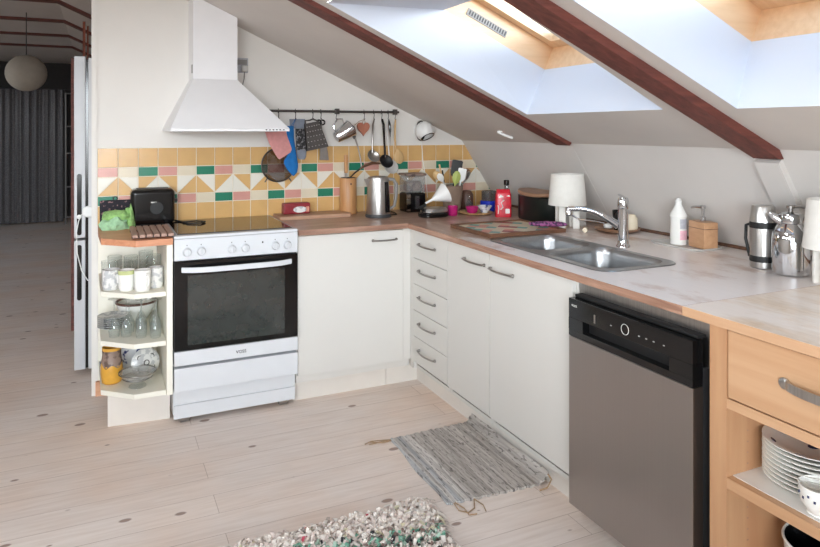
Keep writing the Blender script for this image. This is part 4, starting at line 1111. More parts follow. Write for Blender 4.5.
# ------------------------------------------------------------------ rail with hanging things
RY, RZ = .530, 1.508
t = thing('utensil_rail', 'dark iron rail with hooks above the tiles', 'rail', (-.25, RY, RZ))
b = MB(); b.tube([(-.70, RY, RZ), (.165, RY, RZ)], .0075, 10); b.build('bar', 'iron', t)
for x in (-.242, .139, -.684):
    b = MB(); b.box(x-.012, x+.012, RY+.0005, YB-.0005, RZ-.006, RZ+.006); b.box(x-.013, x+.013, RY-.012, RY+.012, RZ-.016, RZ+.018, bev=.003); b.build('bracket', 'iron', t)
hooks = [-.600, -.50, -.395, -.345, -.250, -.070, -.006, .046, .090, .137]
for x in hooks:
    b = MB(); b.tube([(x+.001, RY+.004, RZ-.012), (x, RY-.003, RZ+.0125), (x, RY-.0135, RZ+.002), (x, RY-.012, RZ-.025), (x, RY-.004, RZ-.042), (x, RY-.012, RZ-.050), (x, RY-.020, RZ-.042)], .0022, 6); b.build('hook', 'iron', t)
HZ = RZ-.048
# sieve
t = thing('sieve', 'round mesh sieve hanging behind the pink and blue cloths', 'sieve', (-.596, .545, HZ))
b = MB(); b.at((-.596, .560, 1.193), (PI/2, 0, 0)); b.lathe([(.096, 0.012), (.090, .0), (.07, -.006), (.035, -.009), (.002, -.010)], n=36, cap0=False, cap1=False); b.build('mesh_bowl', 'sieve', t)
b = MB(); b.torus((-.596, .548, 1.193), .097, .004, 'Y', 0, 44, 8)
for s_ in (-1, 1): b.tube([(-.596+s_*.062, .548, 1.193-.074), (-.596+s_*.078, .548, 1.193-.098)], .0035)
b.build('rim', 'iron', t)
b = MB(); b.tube([(-.596, .541, 1.29), (-.597, .538, 1.38), (-.600, .5185, RZ-.047)], .004); b.build('handle', 'iron', t)
# cloths
def pxx(u, v, y=.515):   # wall-plane lookup of a hanging outline
    f, cy, yaw = 670.92, 130.0, .4351; s_, c_ = math.sin(yaw), math.cos(yaw)
    a = (u-410)/f; d = (a*c_+s_, -a*s_+c_, (cy-v)/f); k_ = (y+3.3209)/d[1]
    return (-1.5473+d[0]*k_, 1.3968+d[2]*k_)
t = thing('pot_holder', 'pink cloth pot holder hanging over the sieve', 'pot holder', (-.61, .512, 1.40))
b = MB(); cloth(b, ([pxx(263, 126, .51), pxx(269, 143, .51), pxx(277.5, 158, .51), pxx(279.5, 159.3, .51)], [pxx(284, 126, .51), pxx(288, 138, .51), pxx(291.8, 149, .51), pxx(290.5, 152.5, .51)]), .512, .010, .002); b.build('cloth', 'pinkcloth', t)
b = MB(); b.tube([(-.625, .512, 1.41), (-.605, .512, HZ+.003), (-.598, .511, HZ+.002), (-.605, .512, 1.41)], .002, 6); b.build('loop', 'pinkcloth', t)
t = thing('oven_glove', 'bright blue oven glove hanging beside the pink pot holder', 'oven glove', (-.53, .53, 1.40))
b = MB(); cloth(b, ([pxx(285, 126, .53), pxx(287.5, 140, .53), pxx(288, 153, .53), pxx(283, 162, .53), pxx(287, 170, .53), pxx(291.5, 175, .53)], [pxx(293.5, 126, .53), pxx(294, 140, .53), pxx(296, 153, .53), pxx(298, 165, .53), pxx(297, 172, .53), pxx(293.5, 176, .53)]), .522, .010, .003, seed=2); b.build('cloth', 'bluecloth', t)
b = MB(); b.tube([(-.535, .53, 1.405), (-.5, .516, HZ+.003), (-.52, .53, 1.405)], .002, 6); b.build('loop', 'bluecloth', t)
t = thing('oven_glove', 'grey-blue oven glove with dark speckled middle beside the blue one', 'oven glove', (-.49, .54, 1.45))
b = MB(); cloth(b, ([pxx(289.5, 119, .55), pxx(290, 128.5, .55)], [pxx(305, 119, .55), pxx(305.5, 128.5, .55)]), .552, .014, .003); b.build('cuff', 'greycloth', t)
b = MB(); cloth(b, ([pxx(295.5, 128.6, .55), pxx(296.5, 150, .55)], [pxx(305.5, 128.6, .55), pxx(306.5, 150, .55)]), .552, .013, .003, seed=4); b.build('palm', 'darkspeck', t)
b = MB(); cloth(b, ([pxx(296.5, 150.1, .55), pxx(297.5, 157, .55), pxx(299.5, 159.5, .55)], [pxx(306.5, 150.1, .55), pxx(306, 157, .55), pxx(304.5, 159.5, .55)]), .552, .013, .003, seed=1); b.build('fingertip', 'greycloth', t)
b = MB(); b.tube([(-.5, .55, 1.452), (-.497, .519, HZ+.002), (-.49, .55, 1.452)], .002, 6); b.build('loop', 'greycloth', t)
# box grater
t = thing('grater', 'steel box grater hanging tilted from its arched handle', 'grater', (-.37, .505, 1.37))
A = [pxx(304.5, 124, .50), pxx(318, 121, .50), pxx(327.5, 146.5, .50), pxx(306.5, 151, .50)]
b = MB(); b.loft([[(x, y, z) for x, z in A] for y in (.478, .512)], 0, True, True); bo = b.build('body', 'iron', t)
b = MB()
for i in range(6):
    for j in range(5):
        u, v_ = (i+.5)/6, (j+.7)/5.4
        l = (A[0][0]*(1-v_)+A[3][0]*v_, A[0][1]*(1-v_)+A[3][1]*v_); r = (A[1][0]*(1-v_)+A[2][0]*v_, A[1][1]*(1-v_)+A[2][1]*v_)
        x, z = l[0]*(1-u)+r[0]*u, l[1]*(1-u)+r[1]*u
        b.at((x, .478, z), (PI/2, 0, 0)); b.lathe([(.0042, -.0005), (.0035, .0018), (.0012, .003)], n=8, sy=.6)
b.at(); b.build('grating_holes', 'steel', bo)
b = MB(); p0, p1 = pxx(305.5, 124, .50), pxx(317, 121.5, .50); pm = (-.398, HZ-.002)
b.tube([(p0[0], .495, p0[1]), (p0[0]-.002, .497, p0[1]+.02), (pm[0]-.02, .512, pm[1]-.004), (pm[0], .513, pm[1]+.004), (pm[0]+.025, .507, pm[1]-.006), (p1[0]+.001, .497, p1[1]+.008), (p1[0], .495, p1[1])], .0045); b.build('handle', 'iron', t)
o = MB(); q = [pxx(320, 146, .545), pxx(326.5, 146, .545), pxx(328.5, 160, .545), pxx(319.5, 160, .545)]
o.loft([[(x, y, z) for x, z in q] for y in (.538, .548)]); o.tube([(-.328, .543, 1.30), (-.336, .535, 1.40), (-.3445, .518, HZ+.001)], .0035)
tag(o.build('flat_grater', 'handle', loc=(-.33, .543, 1.46)), 'small flat grey grater hanging behind the box grater', 'grater')
t = thing('scissors', 'black handled scissors hanging right behind the box grater', 'scissors', (-.345, .53, HZ))
b = MB()
for s_ in (-1, 1): b.torus((-.345+s_*.012, .526+.004*s_, HZ-.018), .014, .0045, 'Y', 0, 20, 8)
b.tube([(-.350, .528, HZ-.032), (-.344, .528, HZ-.075)], .006); b.build('handles', 'black', t)
b = MB(); b.loft([[(-.352, y, HZ-.07), (-.336, y, HZ-.07), (-.338, y, HZ-.125), (-.343, y, HZ-.145)] for y in (.526, .529)]); b.build('blades', 'steel', t)
# steel beaker
t = thing('measuring_beaker', 'steel beaker hanging tilted by its handle from the rail', 'beaker', (-.205, .50, 1.40))
b = MB(); ct_ = Vector((-.216, .487, 1.380)); b.at(ct_, (0, math.radians(58), 0))
b.lathe([(.032, -.055), (.034, -.050), (.052, .055), (.0545, .056), (.0525, .057), (.047, .045), (.030, -.046), (.002, -.048)], n=36, cap0=True, cap1=False)
b.build('body', 'chrome', t)
b = MB(); b.at(ct_, (0, math.radians(58), 0)); b.tube([(-.045, 0, .03), (-.074, 0, .038), (-.090, 0, .012), (-.072, 0, -.030), (-.036, 0, -.040)], .0045); b.build('handle', 'chrome', t)
# heart, spoons, ladles
t = thing('heart_ornament', 'terracotta coloured wooden heart hanging from the rail', 'ornament', (-.07, .52, 1.46))
pts = []
for i in range(36):
    a = 2*PI*i/36; pts.append((-.078+.0025*16*math.sin(a)**3*1.0, 1.408+.0029*(13*math.cos(a)-5*math.cos(2*a)-2*math.cos(3*a)-math.cos(4*a))))
b = MB(); b.prism_y(pts, .510, .526); b.build('heart', 'terra', t)
b = MB(); b.tube([(-.078, .518, 1.425), (-.084, .516, 1.445), (-.072, .5175, HZ+.002), (-.066, .516, 1.445), (-.078, .518, 1.425)], .0018, 6); b.build('string', 'twine', t)
t = thing('spoon', 'long grey metal spoon hanging with its wide end up beside the heart', 'spoon', (-.11, .548, 1.40))
b = MB(); b.tube([(-.120, .549, 1.35), (-.10, .55, 1.29), (-.086, .55, 1.23), (-.076, .55, 1.165)], [.006, .0045, .004, .005], 8); b.build('handle', 'handle', t)
b = MB(); b.at((-.132, .547, 1.385), (0, -.22, 0)); b.loft([[(.018*s_*math.cos(a), .004*math.sin(a)*s_, z) for a in [2*PI*k/14 for k in range(14)]] for z, s_ in ((-.045, .35), (-.02, .85), (.005, 1), (.03, .85), (.045, .2))]); b.build('bowl', 'iron', t)
b = MB(); b.tube([(-.126, .545, 1.425), (-.10, .535, 1.45), (-.0715, .519, HZ+.001)], .0018, 6); b.build('string', 'twine', t)
def ladle(label, hx, cx, cz, r, mh, mb_, y=.545, ht=HZ, kind='ladle', hr=.0045):
    t = thing(kind, label, 'ladle', (hx, y, ht))
    b = MB(); b.tube([(hx, .5175, ht+.002), (hx+.001, y-.01, ht-.03), (hx+(cx-hx)*.5, y, (ht+cz)/2), (cx-.004, y, cz+r*.5)], [hr, hr*1.3, hr, hr], 8); b.build('handle', mh, t)
    b = MB(); b.at((cx, y-.012, cz), (math.radians(62), 0, math.radians(8)))
    b.lathe([(.002, -r*.55), (r*.45, -r*.48), (r*.82, -r*.26), (r, 0), (r*.95, .001), (r*.76, -r*.22), (r*.4, -r*.40), (.002, -r*.47)], n=28, cap0=False, cap1=False); b.build('bowl', mb_, t)
    return t
ladle('thin steel ladle hanging from the rail beside the terracotta heart', -.006, .000, 1.236, .042, 'handle', 'steel', .553)
ladle('black soup ladle hanging over the white skimmer', .046, .066, 1.205, .046, 'black', 'blackm', .506, hr=.007)
t = ladle('round white skimmer hanging low behind the black ladle', .090, .118, 1.170, .052, 'white', 'ltgrey', .556, HZ-.001)
t = thing('paring_knife', 'short black handled knife hanging between black ladle and wooden spoon', 'knife', (.098, .515, 1.46))
b = MB(); b.tube([(.0905, .5175, HZ+.001), (.094, .514, HZ-.02), (.097, .512, HZ-.06), (.098, .512, HZ-.105)], [.004, .008, .008, .003], 8); b.build('handle', 'black', t)
b = MB(); b.loft([[(.093, y, HZ-.10), (.103, y, HZ-.10), (.099, y, HZ-.17)] for y in (.511, .513)]); b.build('blade', 'steel', t)
t = thing('wooden_spoon', 'pale wooden spoon hanging at the end of the rail', 'spoon', (.14, .54, 1.46))
b = MB(); b.tube([(.137, .5175, HZ+.002), (.139, .53, HZ-.04), (.145, .545, HZ-.12), (.155, .552, HZ-.19)], [.005, .007, .0065, .006], 8); b.build('handle', 'spoonwood', t)
b = MB(); b.at((.172, .548, 1.228), (0, -.2, 0)); b.loft([[(.034*s_*math.cos(a), .009*math.sin(a)*s_-.004, z) for a in [2*PI*k/16 for k in range(16)]] for z, s_ in ((-.045, .15), (-.035, .7), (-.01, 1), (.015, .9), (.036, .45), (.052, .2))]); b.build('bowl', 'spoonwood', t)

# wall spotlight, socket, ceiling hook
t = thing('wall_spotlight', 'white ball spotlight on the wall under the sloping ceiling', 'lamp', (.33, YB, 1.40))
b = MB(); b.at((.318, YB-.0005, 1.400), (PI/2, 0, 0)); b.lathe([(.028, 0), (.028, .008), (.010, .012), (.010, .03)], n=24); b.build('wall_mount', 'white', t)
b = MB(); b.at((.335, .505, 1.390), (math.radians(148), 0, math.radians(24)))
b.lathe([(.002, -.062), (.03, -.055), (.052, -.034), (.062, 0), (.057, .026), (.045, .043), (.042, .043), (.05, .02), (.04, .0), (.002, -.01)], n=32, cap0=False, cap1=False); b.build('shade', 'white', t)
b = MB(); b.at((.335, .505, 1.390), (math.radians(148), 0, math.radians(24))); b.torus((0, 0, .043), .0435, .003); b.build('rim', 'black', t)
b = MB(); b.torus((.318, .530, 1.392), .060, .005, 'X', 0, 32, 8); b.build('bracket_ring', 'blackm', t)
b = MB(); b.tube([(.330, YB-.012, 1.37), (.345, YB-.011, 1.30), (.352, YB-.011, 1.2), (.375, YB-.011, 1.08), (.385, YB-.011, .96)], .0025, 6); b.build('cord', 'white', t)
t = thing('wall_socket', 'beige double socket with plugs on the wall beside the hood chimney', 'socket', (-.79, YB, 1.76))
b = MB(); b.box(-.845, -.765, YB-.012, YB-.0002, 1.725, 1.81, bev=.004); b.build('plate', 'greylabel', t)
b = MB(); b.box(-.838, -.772, YB-.0135, YB-.0115, 1.770, 1.80); b.build('socket_face', 'grey', t)
b = MB(); b.box(-.806, -.772, YB-.045, YB-.012, 1.73, 1.765, bev=.006); b.build('plug', 'ltgrey', t)
b = MB(); b.tube([(-.79, YB-.03, 1.729), (-.79, YB-.02, 1.69), (-.80, YB-.008, 1.64), (-.87, YB-.006, 1.60)], .003); b.build('cord', 'grey', t)
p = Vector((.528, -.125, zc(.528)))
t = thing('ceiling_bracket', 'small white bracket on the sloping ceiling above the coffee bag', 'bracket', tuple(p))
def slope_pt(dx, dy, q): return tuple(Vector((p.x+dx, p.y+dy, zc(p.x+dx)))+UN*q)
b = MB(); b.tube([slope_pt(-.035, .02, .010), slope_pt(.0, 0, .013), (slope_pt(.04, -.025, .012))], .009, 10); b.build('bar', 'white', t)
b = MB(); b.tube([slope_pt(-.02, .012, .0), slope_pt(-.02, .012, .010)], .012, 12); b.build('mount', 'white', t)

# ------------------------------------------------------------------ crockery in the open shelf
S1, S2, S3 = .6432, .4132, .1832
def mug(label, cx, cy, r, h, mt, hang, group='mugs on the upper shelf', band=None):
    t = thing('mug', label, 'mug', (cx, cy, S1), 0, group)
    b = MB(); z = S1
    b.lathe([(r*.82, z), (r*.9, z+.003), (r*.97, z+.02), (r, z+h), (r*.93, z+h), (r*.9, z+.02), (.002, z+.006)], (cx, cy), 30, 0, True, False); b.build('body', mt, t)
    d = Vector((math.cos(hang), math.sin(hang), 0)); c0 = Vector((cx, cy, 0))
    b = MB(); b.tube([tuple(c0+d*(r*.95+e)+Vector((0, 0, z+h*q))) for e, q in ((0, .8), (.016, .82), (.025, .6), (.022, .38), (.004, .22))], .0045); b.build('handle', mt if not band else 'porc', t)
    if band:
        b = MB(); b.lathe([(r*1.004, z+h*.80), (r*1.008, z+h*.995)], (cx, cy), 30, 0, False, False); b.build('rim_band', band, t)
    return t
mug('white patterned mug, first on the upper shelf counting from the wall edge', -1.492, .160, .040, .094, 'greyporc', -1.1)
mug('white mug with lime green rim on the upper shelf', -1.426, .106, .037, .096, 'porc', PI*.45, band='limerim')
mug('plain white mug between the lime rimmed mug and the grey mug', -1.358, .066, .0375, .098, 'porc', -1.15)
mug('pale grey patterned mug at the panel end of the upper shelf', -1.298, .116, .037, .096, 'greyporc', 1.2)
g = [(-1.50, .33, .105), (-1.43, .30, .108), (-1.36, .27, .106), (-1.395, .39, .112), (-1.325, .37, .135), (-1.295, .27, .13), (-1.47, .43, .11)]
names = ['clear tumbler behind the white patterned mug', 'clear tumbler behind the lime rimmed mug', 'clear tumbler behind the plain white mug', 'clear tumbler in the rear row behind the plain white mug', 'tall clear tumbler at the back of the upper shelf', 'tall clear tumbler behind the pale grey mug', 'clear tumbler in the rear corner of the upper shelf']
for (x, y, h), l in zip(g, names):
    b = MB(); z = S1; b.lathe([(.030, z), (.032, z+.003), (.035, z+h), (.0335, z+h), (.030, z+.012), (.002, z+.010)], (x, y), 24, 0, True, False)
    tag(b.build('tumbler', 'glass', loc=(x, y, z)), l, 'glass', 'tumblers on the upper shelf')
for i in range(6):
    b = MB(); z = S2+.010*i; c = (-1.478, .33)
    b.lathe([(.045, z), (.048, z+.002), (.074, z+.013), (.0745, z+.0145), (.072, z+.0146), (.048, z+.005), (.002, z+.0045)], c, 36, 0, True, False)
    tag(b.build('side_plate', 'greyporc', loc=(*c, z)), ('topmost pale side plate of the stack on the middle shelf', 'lowest pale side plate of the stack on the middle shelf', 'pale side plate inside the stack on the middle shelf')[0 if i == 5 else 1 if i == 0 else 2], 'plate', 'side plates on the middle shelf')
t = thing('serving_bowl', 'large white bowl with dark brown rim behind the wine glasses', 'bowl', (-1.352, .41, S2)); c = (-1.366, .456)
b = MB(); b.lathe([(.05, S2), (.055, S2+.004), (.092, S2+.065), (.100, S2+.092), (.096, S2+.092), (.05, S2+.012), (.002, S2+.01)], c, 40, 0, True, False); b.build('body', 'porc', t)
b = MB(); b.torus((c[0], c[1], S2+.092), .098, .006, 'Z', 0, 40, 8); b.build('rim', 'brown', t)
def wine(label, x, y, h=.182, r=.026):
    t = thing('wine_glass', label, 'wine glass', (x, y, S2), 0, 'upturned wine glasses on the middle shelf')
    b = MB(); z = S2; b.lathe([(r*.86, z), (r, z+.03), (r*.93, z+.055), (r*.5, z+.082), (.005, z+.092), (.0035, z+.0915), (r*.45, z+.079), (r*.88, z+.053), (r*.95, z+.03), (r*.80, z)], (x, y), 24, 0, False, False); b.build('bowl', 'glass', t)
    b = MB(); b.lathe([(.005, z+.0922), (.0035, z+.11), (.0035, z+h-.012), (.009, z+h-.006)], (x, y), 12, 0, True, False); b.build('stem', 'glass', t)
    b = MB(); b.lathe([(.009, z+h-.0058), (.027, z+h-.002), (.028, z+h), (.004, z+h+.001)], (x, y), 24, 0, False, True); b.build('foot', 'glass', t)
wine('upturned wine glass beside the stack of side plates', -1.425, .155)
wine('upturned wine glass in the middle of the front row', -1.362, .105)
wine('upturned wine glass third in the front row', -1.300, .075)
wine('upturned wine glass behind the third front glass by the panel', -1.293, .148)
wine('upturned wine glass in the second row, centre of the shelf', -1.357, .178)
wine('upturned wine glass at the back against the side panel', -1.294, .222)
wine('upturned wine glass just before the brown rimmed bowl', -1.355, .25)
wine('upturned wine glass at the front corner next to the side plates', -1.478, .165)
wine('upturned wine glass second from the side plates in the rear row', -1.412, .215)
# lowest shelf
t = thing('stoneware_jug', 'ochre yellow stoneware vase with grey dripping neck on the lowest shelf', 'vase', (-1.49, .215, S3)); c = (-1.488, .212)
b = MB(); b.lathe([(.036, S3), (.044, S3+.006), (.0505, S3+.05), (.049, S3+.085), (.043, S3+.115)], c, 36, 0, True, False); b.build('body', 'ochre', t)
b = MB(); L = []
for r, z in ((.0497, .088), (.0455, .110), (.0415, .135), (.0425, .158)): L.append([(c[0]+r*math.cos(a), c[1]+r*math.sin(a), S3+z-(.012*math.sin(a*5)+.006*math.sin(a*3) if z < .1 else 0)) for a in [2*PI*k/36 for k in range(36)]])
b.loft(L, 0, False, False); b.build('neck', 'drip', t)
b = MB(); b.lathe([(.0427, S3+.1581), (.0425, S3+.172), (.038, S3+.172), (.037, S3+.13), (.03, S3+.06), (.002, S3+.03)], c, 36, 0, False, False); b.build('lip', 'ochre', t)
t = thing('salad_bowl', 'white bowl with blue flowers on the lowest shelf behind the footed bowl', 'bowl', (-1.375, .30, S3)); c = (-1.39, .42)
b = MB(); b.lathe([(.042, S3), (.045, S3+.008), (.088, S3+.10), (.091, S3+.115), (.087, S3+.115), (.05, S3+.018), (.002, S3+.012)], c, 40, 0, True, False); b.build('body', 'bluepat', t)
t = thing('footed_bowl', 'cut glass bowl on a clear foot at the front of the lowest shelf', 'bowl', (-1.385, .115, S3)); c = (-1.378, .108)
b = MB(); b.lathe([(.040, S3), (.038, S3+.006), (.022, S3+.018), (.024, S3+.024)], c, 30, 0, True, True); b.build('foot', 'glass', t)
b = MB(); b.lathe([(.026, S3+.0242), (.060, S3+.038), (.080, S3+.066), (.083, S3+.070), (.079, S3+.070), (.057, S3+.043), (.002, S3+.032)], c, 40, 0, True, False); b.build('bowl', 'cutglass', t)
b = MB(); b.torus((c[0], c[1], S3+.069), .0825, .0028, 'Z', 0, 40, 8); b.torus((c[0], c[1], S3+.045), .066, .002, 'Z', 0, 40, 8); b.build('metal_band', 'handle', t)
t = thing('scroll_plate', 'round pale plate with dark scrolls leaning upright beside the flowered bowl', 'plate', (-1.295, .22, S3)); 
b = MB(); b.at((-1.338, .215, S3+.073), (math.radians(80), 0, math.radians(18))); b.lathe([(.065, 0), (.07, .004), (.064, .010), (.03, .018), (.002, .02)], n=32, cap0=True, cap1=False); b.build('disc', 'greyporc', t)
b = MB(); b.at((-1.338, .215, S3+.073), (math.radians(80), 0, math.radians(18)))
for x, y, r in ((0, 0, .012), (.028, .025, .012), (-.028, .025, .012), (.028, -.025, .012), (-.028, -.025, .012)): b.torus((x, y, .0125+.006*(x == 0)), r, .0028, 'Z', 0, 18, 6)
b.build('scroll_pattern', 'dgrey', t)
b = MB(); b.lathe([(.024, S3), (.026, S3+.003), (.040, S3+.055), (.0375, S3+.055), (.022, S3+.008), (.002, S3+.006)], (-1.505, .36), 30, 0, True, False)
tag(b.build('small_bowl', 'bluepat', loc=(-1.505, .36, S3)), 'small blue and white bowl behind the ochre vase', 'bowl')

# ------------------------------------------------------------------ fridge and hall
t = thing('fridge_freezer', 'tall pale grey fridge freezer seen from the side, behind the wall end', 'fridge', (-1.35, 1.2, 0))
FY0, FY1 = .92, 1.52
MB().box(-1.598, -1.04, FY0+.002, FY1, .035, 1.808, bev=.003).build('body', 'fridge', t)
MB().box(-1.612, -1.5985, FY0+.012, FY1-.01, .04, 1.80).build('gasket', 'black', t)
for z0, z1, h0, h1 in ((.035, .770, .43, .745), (.784, 1.816, .80, 1.148)):
    d = MB().box(-1.671, -1.6125, FY0, FY1, z0, z1, bev=.004).build('door', 'fridgedoor', t)
    b = MB(); P_ = [(x, z) for x, z in rrect(-1.656, -1.632, h0, h1, .0115, 6)]; b.prism_y(P_, FY0-.002, FY0+.001); b.build('handle_recess', 'black', d)
for x in (-1.58, -1.08): MB().box(x, x+.04, FY0+.05, FY0+.10, 0, .0345).build('foot', 'blackm', t)
t = thing('fridge_lock', 'round white child lock with cable on the fridge door edge', 'lock', (-1.60, FY0, .93))
b = MB(); b.at((-1.597, FY0-.0005, .932), (PI/2, 0, 0)); b.lathe([(.033, 0), (.033, .010), (.026, .016)], n=28); b.build('disc', 'white', t)
b = MB(); b.at((-1.645, FY0-.0005, .905), (PI/2, 0, 0)); b.lathe([(.012, 0), (.012, .010), (.008, .012)], n=20); b.build('anchor', 'white', t)
b = MB(); b.tube([(-1.603, FY0-.012, .935), (-1.635, FY0-.012, .915), (-1.648, FY0-.012, .88), (-1.658, FY0-.01, .82), (-1.655, FY0-.01, .70), (-1.632, FY0-.01, .60), (-1.60, FY0-.01, .54)], .003); b.build('cable', 'white', t)

struct(MB().box(-1.7185, -1.05, 1.9, 1.93, 0, 1.90).build('trim_20', 'beam', smooth=0))
b = MB(); b.box(-1.672, -1.650, 3.3, 3.33, 0, zc(-1.650)-.003); b.box(-1.640, -1.626, 3.5, 3.53, 0, zc(-1.626)-.003); struct(b.build('trim_21', 'postred', smooth=0))
# curtain
t = thing('curtain', 'charcoal curtain hanging to the floor at the dark end of the hall', 'curtain', (-2.6, 8.1, 2.0))
b = MB(); L = []; nx_ = 90
for z in (.02, .5, 1.0, 1.5, 2.0):
    fr, bk = [], []
    for i in range(nx_+1):
        x = -3.5+1.48*i/nx_; y = 8.1+.022*math.sin(i*.9+.3*math.sin(z*2))+.012*math.sin(i*2.1)
        fr.append((x, y, z)); bk.append((x, y+.008, z))
    L.append(fr+bk[::-1])
b.loft(L); b.build('fabric', 'curtain', t)
b = MB(); b.tube([(-3.55, 8.12, 2.012), (-1.6, 8.12, 2.012)], .012, 10); b.build('rod', 'dgrey', t)
t = thing('clothes_rack', 'thin grey metal rack in the dark beside the curtain', 'rack', (-1.93, 7.9, 0))
for x in (-1.985, -1.70):
    b = MB(); b.tube([(x, 7.9, 0), (x, 7.9, 1.95)], .012); b.build('upright', 'grey', t)
for z in (.1, .55, 1.05, 1.45, 1.94):
    b = MB(); b.tube([(-1.985, 7.9, z), (-1.70, 7.9, z)], .010); b.build('crossbar', 'grey', t)
c = (-2.13, 3.57, 1.905)
t = thing('paper_lantern', 'round paper lantern lamp hanging in the dark hall', 'lamp', (c[0], c[1], ZT))
b = MB(); k_ = 36; L = []
for i in range(1, k_):
    th = PI*i/k_; rr = .166*math.sin(th)*(1+.012*(i % 2)); L.append([(c[0]+rr*math.cos(a), c[1]+rr*math.sin(a), c[2]-.162*math.cos(th)) for a in [2*PI*q/36 for q in range(36)]])
b.loft(L, 0, False, False); b.build('shade', 'paper', t, smooth=60)
b = MB(); b.tube([(c[0], c[1], c[2]+.12), (c[0], c[1], ZT-.001)], .004); b.build('cord', 'dgrey', t)

# ------------------------------------------------------------------ rugs
t = thing('rag_rug', 'grey striped woven rag rug before the sink cabinet', 'rug', (-.16, -.84, 0))
b = MB(); nx_, ny_ = 44, 60; top, bot = [], []
for j in range(ny_+1):
    v_ = j/ny_; rt, rb = [], []
    for i in range(nx_+1):
        u = i/nx_
        xl = -.357-.016*v_+.005*math.sin(v_*9); y0_ = -.548+.010*u+.004*math.sin(u*75); y1_ = -1.118-.035*u+.004*math.sin(u*80+1)
        s_ = u*(.462+.010*v_); curl = max(0, s_-.40); x = xl+s_-curl*.55; z = .009+.0016*math.sin(i*2.6)+curl*.55+.002*noise.noise(Vector((u*8, v_*9, 0)))
        y = y0_+(y1_-y0_)*v_
        rt.append((x, y, z)); rb.append((x, y, max(.0005, z-.009)))
    top.append(rt); bot.append(rb)
V1 = [[b.v(p) for p in r] for r in top]; V2 = [[b.v(p) for p in r] for r in bot]
for j in range(ny_):
    for i in range(nx_):
        b.f([V1[j][i], V1[j+1][i], V1[j+1][i+1], V1[j][i+1]]); b.f([V2[j][i], V2[j][i+1], V2[j+1][i+1], V2[j+1][i]])
for j in range(ny_):
    for i in (0, nx_): b.f([V1[j][i], V1[j+1][i], V2[j+1][i], V2[j][i]])
for i in range(nx_):
    for j in (0, ny_): b.f([V1[j][i], V1[j][i+1], V2[j][i+1], V2[j][i]])
b.build('weave', 'rag', t, smooth=70)
for pts in ([(-.355, -.552, .006), (-.40, -.535, .004), (-.44, -.525, .004), (-.475, -.54, .004)], [(-.355, -.552, .006), (-.41, -.55, .004), (-.46, -.55, .004)], [(-.35, -.56, .006), (-.395, -.56, .004), (-.43, -.542, .004), (-.452, -.528, .004)]):
    b = MB(); b.tube(pts, .0022, 6); b.build('tie_cord', 'twine', t)
for pts in ([(-.345, -1.118, .006), (-.35, -1.17, .004), (-.325, -1.195, .004), (-.29, -1.18, .004), (-.262, -1.128, .006)], [(-.34, -1.118, .006), (-.325, -1.165, .004), (-.33, -1.21, .004), (-.30, -1.215, .004)], [(-.262, -1.13, .006), (-.25, -1.175, .004), (-.262, -1.215, .004)]):
    b = MB(); b.tube(pts, .0022, 6); b.build('tie_cord', 'twine', t)
b = MB(); b.tube([(.055, -1.158, .045), (.06, -1.175, .03), (.03, -1.19, .012), (.0, -1.18, .004)], .0032, 6); b.build('tie_cord', 'twine', t)

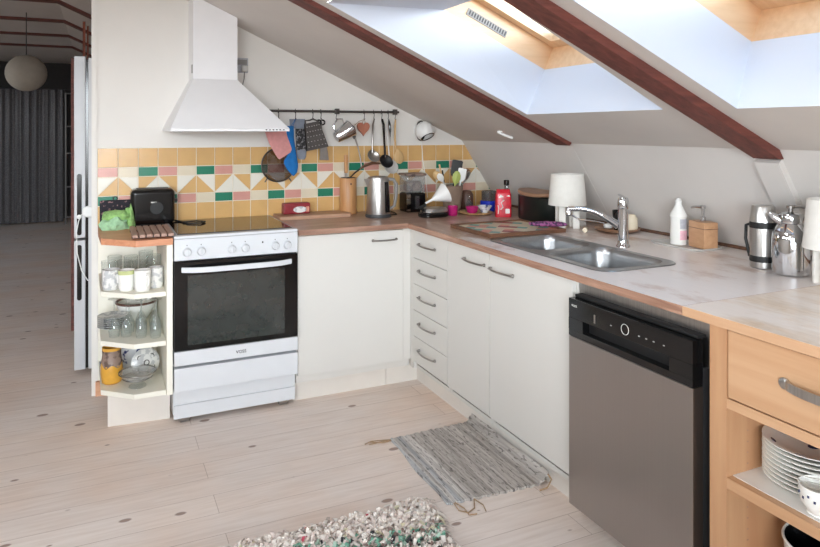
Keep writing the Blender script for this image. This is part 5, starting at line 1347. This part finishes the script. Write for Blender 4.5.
t = thing('shag_rug', 'shaggy rag rug in cream with green and black tufts on the boards', 'rug', (-1.2, -1.5, 0))
RX0, RX1, RY0, RY1 = -2.0, -.480, -1.95, -1.075
def edge_in(x, y):
    yy = RY1+.035*noise.noise(Vector((x*4, 0, 3)))-.015
    xx = RX1+.03*noise.noise(Vector((0, y*4, 7)))
    return x < xx and y < yy
b = MB(); b.prism(rrect(RX0, RX1-.02, RY0, RY1-.02, .03), .0005, .012); b.build('backing', 'shag3', t)
rb = random.Random(3); bm = MB(); cnt = 0
while cnt < 14000:
    x = RX1-(rb.random()**1.25)*(RX1-RX0)+.02; y = RY1-(rb.random()**1.6)*(RY1-RY0)+.015
    if x < RX0 or y < RY0 or not edge_in(x, y): continue
    cnt += 1
    th = rb.random()*2*PI; L_ = .022+.030*rb.random(); w_ = .0035+.0045*rb.random(); lift = .006+.020*rb.random()
    d = Vector((math.cos(th), math.sin(th), 0)); s_ = Vector((-d.y, d.x, .35*rb.uniform(-1, 1)))*w_
    gb = noise.noise(Vector((x*7, y*9, 1)))
    q = abs(y+1.265+.03*math.sin(x*9)) < .05+.03*gb and x > -1.0
    if q and rb.random() < .5: m = rb.choice([6, 7, 7, 6, 10, 9])
    else:
        m = rb.choices([0, 1, 2, 3, 4, 5, 8, 9, 11], [34, 16, 30, 5, 16, 2, .8, 1, 4])[0]
        if m in (8, 9, 5) and gb < .0: m = 0
    z0 = .011+.010*rb.random()
    p0 = Vector((x, y, z0)); p1 = p0+d*L_*.5+Vector((0, 0, lift)); p2 = p0+d*L_+Vector((0, 0, lift*.55)); p3 = p0+d*L_*1.25+Vector((0, 0, max(.0, lift*.2-.004)))
    c_ = [[bm.v(p-s_*k_), bm.v(p+s_*k_)] for p, k_ in ((p0, .7), (p1, 1.0), (p2, .95), (p3, .6))]
    for a, e in zip(c_, c_[1:]): bm.f([a[0], a[1], e[1], e[0]], m)
o = bm.build('pile', ['shag%d' % i for i in range(12)], t, smooth=60); o['kind'] = 'stuff'



# ------------------------------------------------------------------ sky, camera, output
w = bpy.data.worlds.new('sky'); S.world = w; w.use_nodes = True; nt = w.node_tree
bg = nt.nodes['Background']
tc = nt.nodes.new('ShaderNodeTexCoord'); sx = nt.nodes.new('ShaderNodeSeparateXYZ')
nt.links.new(tc.outputs['Generated'], sx.inputs[0])
up = nt.nodes.new('ShaderNodeMapRange'); up.inputs[1].default_value = -1; up.inputs[2].default_value = 1
nt.links.new(sx.outputs['Z'], up.inputs[0])
sky = ramp(nt, up.outputs[0], [(.47, (.16, .155, .15)), (.51, (.85, .9, .95)), (.595, (.85, .9, .95)), (.66, (.056, .076, .096)), (1.0, (.042, .062, .087))])
nt.links.new(sky, bg.inputs['Color']); bg.inputs['Strength'].default_value = 52.0

cam = bpy.data.cameras.new('camera'); co = bpy.data.objects.new('camera', cam); COL.objects.link(co)
co.location = (-1.5473, -3.3209, 1.3968); co.rotation_euler = (PI/2, 0, -.4351)
cam.sensor_fit = 'HORIZONTAL'; cam.sensor_width = 36; cam.lens = 670.92/820*36
cam.shift_x = 0; cam.shift_y = -(273.5-130.0)/820; cam.clip_start = .05; cam.clip_end = 60
S.camera = co
S.view_settings.view_transform = 'Standard'; S.view_settings.look = 'None'
S.view_settings.gamma = 1; S.view_settings.use_curve_mapping = False; S.view_settings.exposure = -.9
S.cycles.use_denoising = True
S.cycles.max_bounces = 12; S.cycles.diffuse_bounces = 8; S.cycles.glossy_bounces = 5; S.cycles.transparent_max_bounces = 16
S.cycles.sample_clamp_indirect = 6; S.cycles.caustics_reflective = False; S.cycles.caustics_refractive = False
